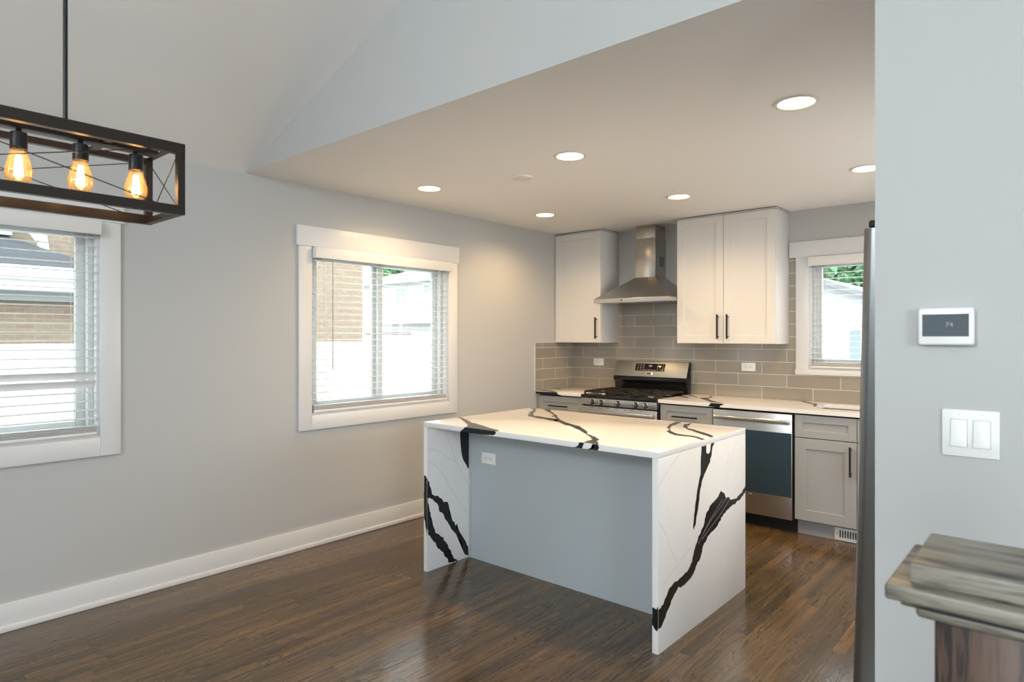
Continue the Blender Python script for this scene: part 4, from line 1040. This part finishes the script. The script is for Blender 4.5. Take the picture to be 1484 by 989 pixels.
mb.build('handle', dd)
mb = MB(); mb.lathe([(0.0165, 0.0), (0.0165, 0.003), (0.013, 0.004), (0, 0.004)], M_chrome, (2.085, -0.640, 0.238), 20, 'Y-'); mb.box(2.076, 2.094, -0.6447, -0.6437, 0.236, 0.240, M_slot); mb.build('badge', dd)

# ================================================================== fridge (stands leaning back a little on its front feet)
root = thing('refrigerator', (3.411, -3.36, 0), 'dark stainless refrigerator half hidden behind the thermostat wall', 'refrigerator')
mb = MB(); mb.box(3.487, 4.13, -3.355, -2.455, 0.03, 1.755, M_fridge, 0.004)
for x in (3.53, 4.08):
    for y in (-3.30, -2.51): mb.box(x - 0.02, x + 0.02, y - 0.02, y + 0.02, 0.0, 0.03, M_black)
mb.build('cabinet_body', root)
def fridge_door(y0, y1):
    rad = 0.026; x0, x1 = 3.411, 3.483; n = 8
    pts = [(x1, y0), (x1, y1)]
    for k in range(n + 1):
        a = PI / 2 + (PI / 2) * k / n
        pts.append((x0 + rad + math.cos(a) * rad, y1 - rad + math.sin(a) * rad))
    for k in range(n + 1):
        a = PI + (PI / 2) * k / n
        pts.append((x0 + rad + math.cos(a) * rad, y0 + rad + math.sin(a) * rad))
    mb = MB(); mb.prism(pts, 'Z', 0.06, 1.757, M_fridge)
    return mb.build('door', root, smooth=50)
d1_ = fridge_door(-3.362, -2.912); d2_ = fridge_door(-2.906, -2.455)
for d, y in ((d1_, -2.955), (d2_, -2.863)):
    mb = MB(); mb.tube([(3.412, y, 0.62), (3.372, y, 0.66), (3.365, y, 0.75), (3.365, y, 1.45), (3.372, y, 1.54), (3.412, y, 1.58)], 0.012, M_chrome, 12); mb.build('handle', d)
mb = MB(); mb.box(3.425, 3.56, -3.355, -3.28, 1.758, 1.782, M_black, 0.006); mb.build('hinge_cover', root)
root.rotation_euler = (0, R(1.25), 0)

# ================================================================== newel post
NZ = 1.12
NX0, NY0, NY1 = 3.7475, -4.4450, -4.2650     # top block, left end and its front/back faces
NW = NY1 - NY0
root = thing('newel_post', (NX0 + NW / 2, (NY0 + NY1) / 2, 0), 'dark oak newel post with stepped weathered grey cap in the near right corner', 'newel post')
def sq(mb, g, z0, z1, m, bev):
    mb.box(NX0 - g, NX0 + NW + g, NY0 - g, NY1 + g, z0, z1, m, bev, 3)
mb = MB(); sq(mb, -0.026, 0, NZ - 0.070, M_postwood, 0.003); mb.build('post', root)
mb = MB(); sq(mb, 0.0, NZ - 0.029, NZ, M_capwood, 0.003); sq(mb, 0.026, NZ - 0.050, NZ - 0.029, M_capwood, 0.004); mb.build('cap', root)
mb = MB(); sq(mb, 0.010, NZ - 0.060, NZ - 0.0495, M_capwood, 0.004); sq(mb, -0.006, NZ - 0.078, NZ - 0.0595, M_capwood, 0.007); mb.build('cap_moulding', root)

# ================================================================== pendant light
PXA, PXB, PYE, PY0, PZ0, PZ1 = 1.572, 1.852, -4.650, -5.430, 1.811, 2.030
PXM = (PXA + PXB) / 2
PZR = CEIL + SLOPE * PXM
root = thing('pendant_light', (PXM, (PYE + PY0) / 2, PZ1), 'black open-box linear pendant light with glowing amber filament bulbs', 'pendant light')
mb = MB(); b = 0.022
for (x0, x1, ht, hb) in ((PXA, PXA + b, 0.020, 0.030), (PXB - b, PXB, 0.032, 0.028)):
    mb.box(x0, x1, PY0, PYE, PZ1 - ht, PZ1, M_bronze, 0.0008, 1); mb.box(x0, x1, PY0, PYE, PZ0, PZ0 + hb, M_bronze, 0.0008, 1)
    for (y0, y1) in ((PY0, PY0 + b), (PYE - b, PYE)): mb.box(x0 + 0.0004, x1 - 0.0004, y0 + 0.0004, y1 - 0.0004, PZ0 + hb, PZ1 - ht, M_bronze)
for (y0, y1) in ((PY0, PY0 + b), (PYE - b, PYE)):
    mb.box(PXA + b, PXB - b, y0 + 0.0005, y1 - 0.0005, PZ0 + 0.0005, PZ0 + 0.020, M_bronze, 0.0008, 1)
    mb.box(PXA + b, PXB - b, y0 + 0.0005, y1 - 0.0005, PZ1 - 0.0045, PZ1 - 0.0005, M_bronze)
mb.build('box_frame', root)
mb = MB(); w_ = 0.0016; e = 0.010
for y in (PYE - e, PY0 + e):
    mb.tube([(PXA + e, y, PZ0 + e), (PXB - e, y, PZ1 - e)], w_, M_bronze, 6); mb.tube([(PXA + e, y, PZ1 - e), (PXB - e, y, PZ0 + e)], w_, M_bronze, 6)
for x in (PXA + e, PXB - e):
    mb.tube([(x, PY0 + e, PZ0 + e), (x, PYE - e, PZ1 - e)], w_, M_bronze, 6); mb.tube([(x, PY0 + e, PZ1 - e), (x, PYE - e, PZ0 + e)], w_, M_bronze, 6)
mb.build('cross_wires', root)
mb = MB(); zb = PZ1 - 0.008
mb.box(PXM - 0.024, PXM + 0.024, PY0 + 0.045, PYE - 0.035, zb - 0.010, zb + 0.006, M_bronze, 0.001)
for y in (-4.83, -5.25): mb.box(PXA + 0.01, PXB - 0.01, y - 0.010, y + 0.010, PZ1 - 0.014, PZ1 - 0.002, M_bronze, 0.0008, 1)
mb.build('socket_bar', root)
for y in (-4.929, -5.151):
    mb = MB(); mb.tube([(PXM, y, zb), (PXM, y, PZR - 0.01)], 0.0062, M_black, 12); mb.tube([(PXM, y, 2.48), (PXM, y, 2.50)], 0.0075, M_black, 12); mb.build('rod', root)
mb = MB(); sa = math.atan(SLOPE)
Mx = Matrix.Translation((PXM, -5.04, PZR)) @ Matrix.Rotation(-sa, 4, 'Y')
mb.box(-0.06, 0.06, -0.19, 0.19, -0.024, 0.0, M_black, 0.003, 2, Mx); mb.build('canopy_plate', root)
M_amber = bpy.data.materials.new('amber_bulb_glass'); M_amber.use_nodes = True
nt = M_amber.node_tree; nt.nodes.remove(nt.nodes['Principled BSDF'])
lw = N(nt, 'ShaderNodeLayerWeight'); lw.inputs['Blend'].default_value = 0.45
rp = N(nt, 'ShaderNodeValToRGB'); nt.links.new(lw.outputs['Facing'], rp.inputs['Fac'])
rp.color_ramp.elements[0].position = 0.1; rp.color_ramp.elements[0].color = (1.0, 0.90, 0.70, 1)
rp.color_ramp.elements[1].position = 0.95; rp.color_ramp.elements[1].color = (0.80, 0.46, 0.16, 1)
tb = N(nt, 'ShaderNodeBsdfTransparent'); nt.links.new(rp.outputs['Color'], tb.inputs['Color'])
gb = N(nt, 'ShaderNodeBsdfGlossy'); gb.inputs['Roughness'].default_value = 0.05
tl = N(nt, 'ShaderNodeBsdfTranslucent'); tl.inputs['Color'].default_value = (0.95, 0.66, 0.34, 1)
m1 = N(nt, 'ShaderNodeMixShader'); m1.inputs['Fac'].default_value = 0.07
nt.links.new(tb.outputs[0], m1.inputs[1]); nt.links.new(tl.outputs[0], m1.inputs[2])
m2 = N(nt, 'ShaderNodeMixShader'); m2.inputs['Fac'].default_value = 0.06
nt.links.new(m1.outputs[0], m2.inputs[1]); nt.links.new(gb.outputs[0], m2.inputs[2])
nt.links.new(m2.outputs[0], nt.nodes['Material Output'].inputs['Surface'])
M_fil = mat('glowing_filament', (1, 0.8, 0.5), 0.5, emit=(1.0, 0.62, 0.26), estr=BULB_STRENGTH)
first = None
for k, y in enumerate((-4.742, -4.891, -5.039, -5.187, -5.336)):
    zt = zb - 0.009
    mb = MB(); mb.lathe([(0, 0.0), (0.007, 0.0), (0.007, -0.010), (0.0195, -0.011), (0.0205, -0.014), (0.0205, -0.058), (0.018, -0.058), (0.018, -0.050), (0, -0.050)], M_black, (PXM, y, zt), 28)
    so = mb.build('socket', root)
    mb = MB()
    prof = [(0.0145, -0.050), (0.0170, -0.062), (0.0215, -0.080), (0.0265, -0.100), (0.0305, -0.120), (0.0315, -0.131), (0.0298, -0.143), (0.0250, -0.153), (0.0175, -0.160), (0.0085, -0.163), (0.004, -0.1645), (0.0028, -0.168), (0.0, -0.169)]
    mb.lathe([(r_ * 1.03, -0.050 + (h + 0.050) * 0.90) for r_, h in prof], M_amber, (PXM, y, zt), 32)
    bo = mb.build('bulb', so); bo['label'] = 'glowing amber filament bulb'
    mb = MB()
    n = 6
    for i in range(n):
        a = 2 * PI * i / n
        mb.tube([(PXM + math.cos(a) * 0.0050, y + math.sin(a) * 0.0050, zt - 0.074), (PXM + math.cos(a) * 0.0105, y + math.sin(a) * 0.0105, zt - 0.131)], 0.0013, M_fil, 6)
    mb.tube([(PXM, y, zt - 0.05), (PXM, y, zt - 0.100)], 0.0025, M_glass, 8)
    mb.build('filament', so)

# ================================================================== outside
struct(MB().box(-45, 30, -30, 45, -0.75, -0.65, M_ground).build('ground'))

root = thing('neighbor_house', (-5.2, -3.0, -0.65), 'tan brick neighbor house seen through both left windows', 'house')
GZ = -0.65
mb = MB(); mb.box(-11.0, -5.2, -14.0, 1.12, GZ, 6.0, M_brick); mb.box(-5.2, -4.15, -14.0, -3.10, GZ, 1.86, M_brick); mb.build('brick_wall', root)
mb = MB(); mb.box(-11.0, -4.95, -14.0, -3.74, 2.56, 6.0, M_sidingg); mb.build('siding', root)
mb = MB(); mb.prism([(-5.2, 2.62), (-3.86, 2.13), (-3.86, 2.08), (-5.2, 2.10)], 'Y', -14.0, -3.9, M_roof)
mb.hull([(-5.2, -3.9, 2.10), (-3.86, -3.9, 2.10), (-3.86, -2.95, 2.10), (-5.2, -2.95, 2.10)], [(-5.2, -3.9, 2.62), (-3.87, -3.9, 2.13), (-3.87, -2.96, 2.115), (-5.2, -2.96, 2.13)], M_roof)
mb.build('porch_roof', root)
mb = MB()
mb.prism([(-3.86, 2.00), (-3.86, 2.13), (-3.73, 2.13), (-3.74, 2.07), (-3.78, 2.00)], 'Y', -14.0, -2.93, M_fence); mb.build('gutter', root)
mb = MB(); mb.box(-3.90, -3.86, -14.0, -2.95, 1.90, 2.09, M_fence); mb.box(-4.2, -3.9, -14.0, -2.97, 1.895, 1.91, M_fence); mb.build('fascia', root)
mb = MB(); mb.box(-4.16, -4.06, -14.0, -3.12, 1.80, 1.895, M_sidingg); mb.build('soffit_trim', root)
mb = MB(); X_ = -4.90
mb.bar((X_, -3.66, 6.0), (X_, -3.66, 2.75), 0.085, M_fence); mb.bar((X_, -3.66, 2.78), (X_ + 0.16, -3.52, 2.52), 0.085, M_fence); mb.bar((X_ + 0.16, -3.52, 2.56), (X_ + 0.16, -3.50, 2.40), 0.085, M_fence)
mb.build('downspout', root)
mb = MB(); mb.box(-5.2, -5.12, -3.02, -2.92, 2.12, 6.0, M_fence); mb.build('corner_board', root)

# white privacy fence: panels between posts
root = thing('privacy_fence', (-2.5, -3, GZ), 'tall white privacy fence in front of the brick neighbor house', 'fence')
for i in range(10):
    y0 = -9.0 + i * 1.8
    mb = MB(); mb.box(-2.52, -2.48, y0 + 0.05, y0 + 1.75, GZ + 0.03, 1.365, M_fence, 0.004); mb.box(-2.53, -2.47, y0 + 0.05, y0 + 1.75, 1.30, 1.375, M_fence, 0.006)
    mb.build('panel', root)
    mb = MB(); mb.box(-2.56, -2.44, y0 - 0.06, y0 + 0.06, GZ, 1.385, M_fence, 0.006); mb.build('post', root)

def house(name, x0, x1, y0, y1, zt, ridge, label, wins, roofm, gable='Y', cat='house'):
    """gable 'Y': triangular ends face +-Y; 'X': ridge runs along X"""
    root = thing(name, ((x0 + x1) / 2, (y0 + y1) / 2, GZ), label, cat)
    mb = MB(); mb.box(x0, x1, y0, y1, GZ, zt, M_siding)
    if gable == 'Y': mb.prism([(x0, zt), (x1, zt), ((x0 + x1) / 2, ridge)], 'Y', y0, y1, M_siding)
    else: mb.prism([(y0, zt), (y1, zt), ((y0 + y1) / 2, ridge)], 'X', x0, x1, M_siding)
    mb.build('siding_wall', root)
    rb = MB(); e = 0.35; th = 0.10
    if gable == 'Y':
        xm = (x0 + x1) / 2; k = (ridge - zt) / (xm - x0)
        rb.prism([(x0 - e, zt - e * k), (xm, ridge), (x1 + e, zt - e * k), (x1 + e, zt - e * k + th), (xm, ridge + th), (x0 - e, zt - e * k + th)], 'Y', y0 - e, y1 + e, roofm)
    else:
        ym = (y0 + y1) / 2; k = (ridge - zt) / (ym - y0)
        rb.prism([(y0 - e, zt - e * k), (ym, ridge), (y1 + e, zt - e * k), (y1 + e, zt - e * k + th), (ym, ridge + th), (y0 - e, zt - e * k + th)], 'X', x0 - e, x1 + e, roofm)
        gb_ = MB(); gb_.box(x0 - e, x1 + e, y0 - e - 0.12, y0 - e, zt - e * k - 0.02, zt - e * k + 0.13, M_fence); gb_.build('gutter', root)
    rb.build('roof', root)
    for (a0, a1, z0, z1) in wins:
        fb = MB(); fb.box(a0 - 0.06, a1 + 0.06, y0 - 0.05, y0, z0 - 0.06, z1 + 0.06, M_fence); f = fb.build('window', root)
        pb = MB(); am = (a0 + a1) / 2
        pb.box(a0, am - 0.02, y0 - 0.06, y0 - 0.04, z0, z1, M_extwin); pb.box(am + 0.02, a1, y0 - 0.06, y0 - 0.04, z0, z1, M_extwin); pb.build('panes', f)
    return root
house('white_house', -19.5, -11.2, 11.5, 19.5, 3.72, 4.75, 'white sided two-storey house with paired upper windows seen through the island window',
      [(-17.2, -16.6, 2.75, 3.40), (-15.45, -14.85, 2.85, 3.48)], M_roofp, 'X')
house('garage', -12.8, -6.5, 7.4, 10.9, 2.02, 2.85, 'low white garage with pale roof in front of the white house', [], M_roofp, 'X', 'garage')
house('outbuilding', -3.30, 2.64, 9.0, 17.0, 1.52, 2.67, 'low white sided outbuilding with pale roof seen through the window over the back counter',
      [(0.50, 0.95, 0.95, 1.57)], M_roofp, 'Y', 'garage')

def tree(x, y, zc, rx, rz, n, leaf, label, seed):
    r_ = random.Random(seed)
    root = thing('leafy_tree', (x, y, GZ), label, 'tree', 'trees behind the houses')
    mb = MB(); t = bmesh.new()
    for i in range(n):
        while True:
            p = Vector((r_.uniform(-1, 1), r_.uniform(-1, 1), r_.uniform(-1, 1)))
            if p.length <= 1: break
        p = p.normalized() * (0.55 + 0.45 * r_.random()) * (0.85 + 0.15 * math.sin(7 * p.x + 5 * p.y + 9 * p.z))
        c = Vector((x + p.x * rx, y + p.y * rx, zc + p.z * rz))
        a = Vector((r_.uniform(-1, 1), r_.uniform(-1, 1), r_.uniform(-1, 1))).normalized(); b_ = a.cross(Vector((r_.uniform(-1, 1), r_.uniform(-1, 1), 1.3))).normalized()
        s = leaf * r_.uniform(0.6, 1.3)
        t.faces.new([t.verts.new(c + a * s), t.verts.new(c + b_ * s * 0.6), t.verts.new(c - a * s), t.verts.new(c - b_ * s * 0.6)])
    mb._merge(t, M_leaf); o = mb.build('foliage', root); o['kind'] = 'stuff'
    mb = MB(); mb.tube([(x, y, GZ), (x + 0.1, y, zc * 0.5), (x, y, zc)], [0.28, 0.2, 0.08], M_bark, 10); mb.build('trunk', root)
tree(-27.4, 20.1, 6.0, 1.6, 2.2, 4000, 0.16, 'green tree rising behind the white house roof in the island window', 1)
tree(-3.0, 23.5, 4.4, 4.4, 3.6, 11000, 0.20, 'bright green leafy tree above the roof in the window over the back counter', 2)
tree(6.6, 24.5, 4.4, 4.2, 3.4, 5000, 0.20, 'second green leafy tree over the roof, mostly hidden by the refrigerator', 4)

root = thing('awning', (-6.3, 2.6, 1.6), 'thin grey awning edge on a bracket showing just above the white fence', 'awning')
mb = MB(); mb.box(-6.75, -6.05, 2.30, 2.90, 1.475, 1.515, M_roof); mb.build('awning_roof', root)
mb = MB(); mb.bar((-6.35, 2.32, 1.36), (-6.30, 2.32, 1.48), 0.05, M_roof); mb.bar((-6.30, 2.32, 1.37), (-6.50, 2.32, 1.48), 0.03, M_roof); mb.box(-6.40, -6.28, 2.32, 2.6, -0.65, 1.37, M_fence); mb.build('bracket', root)
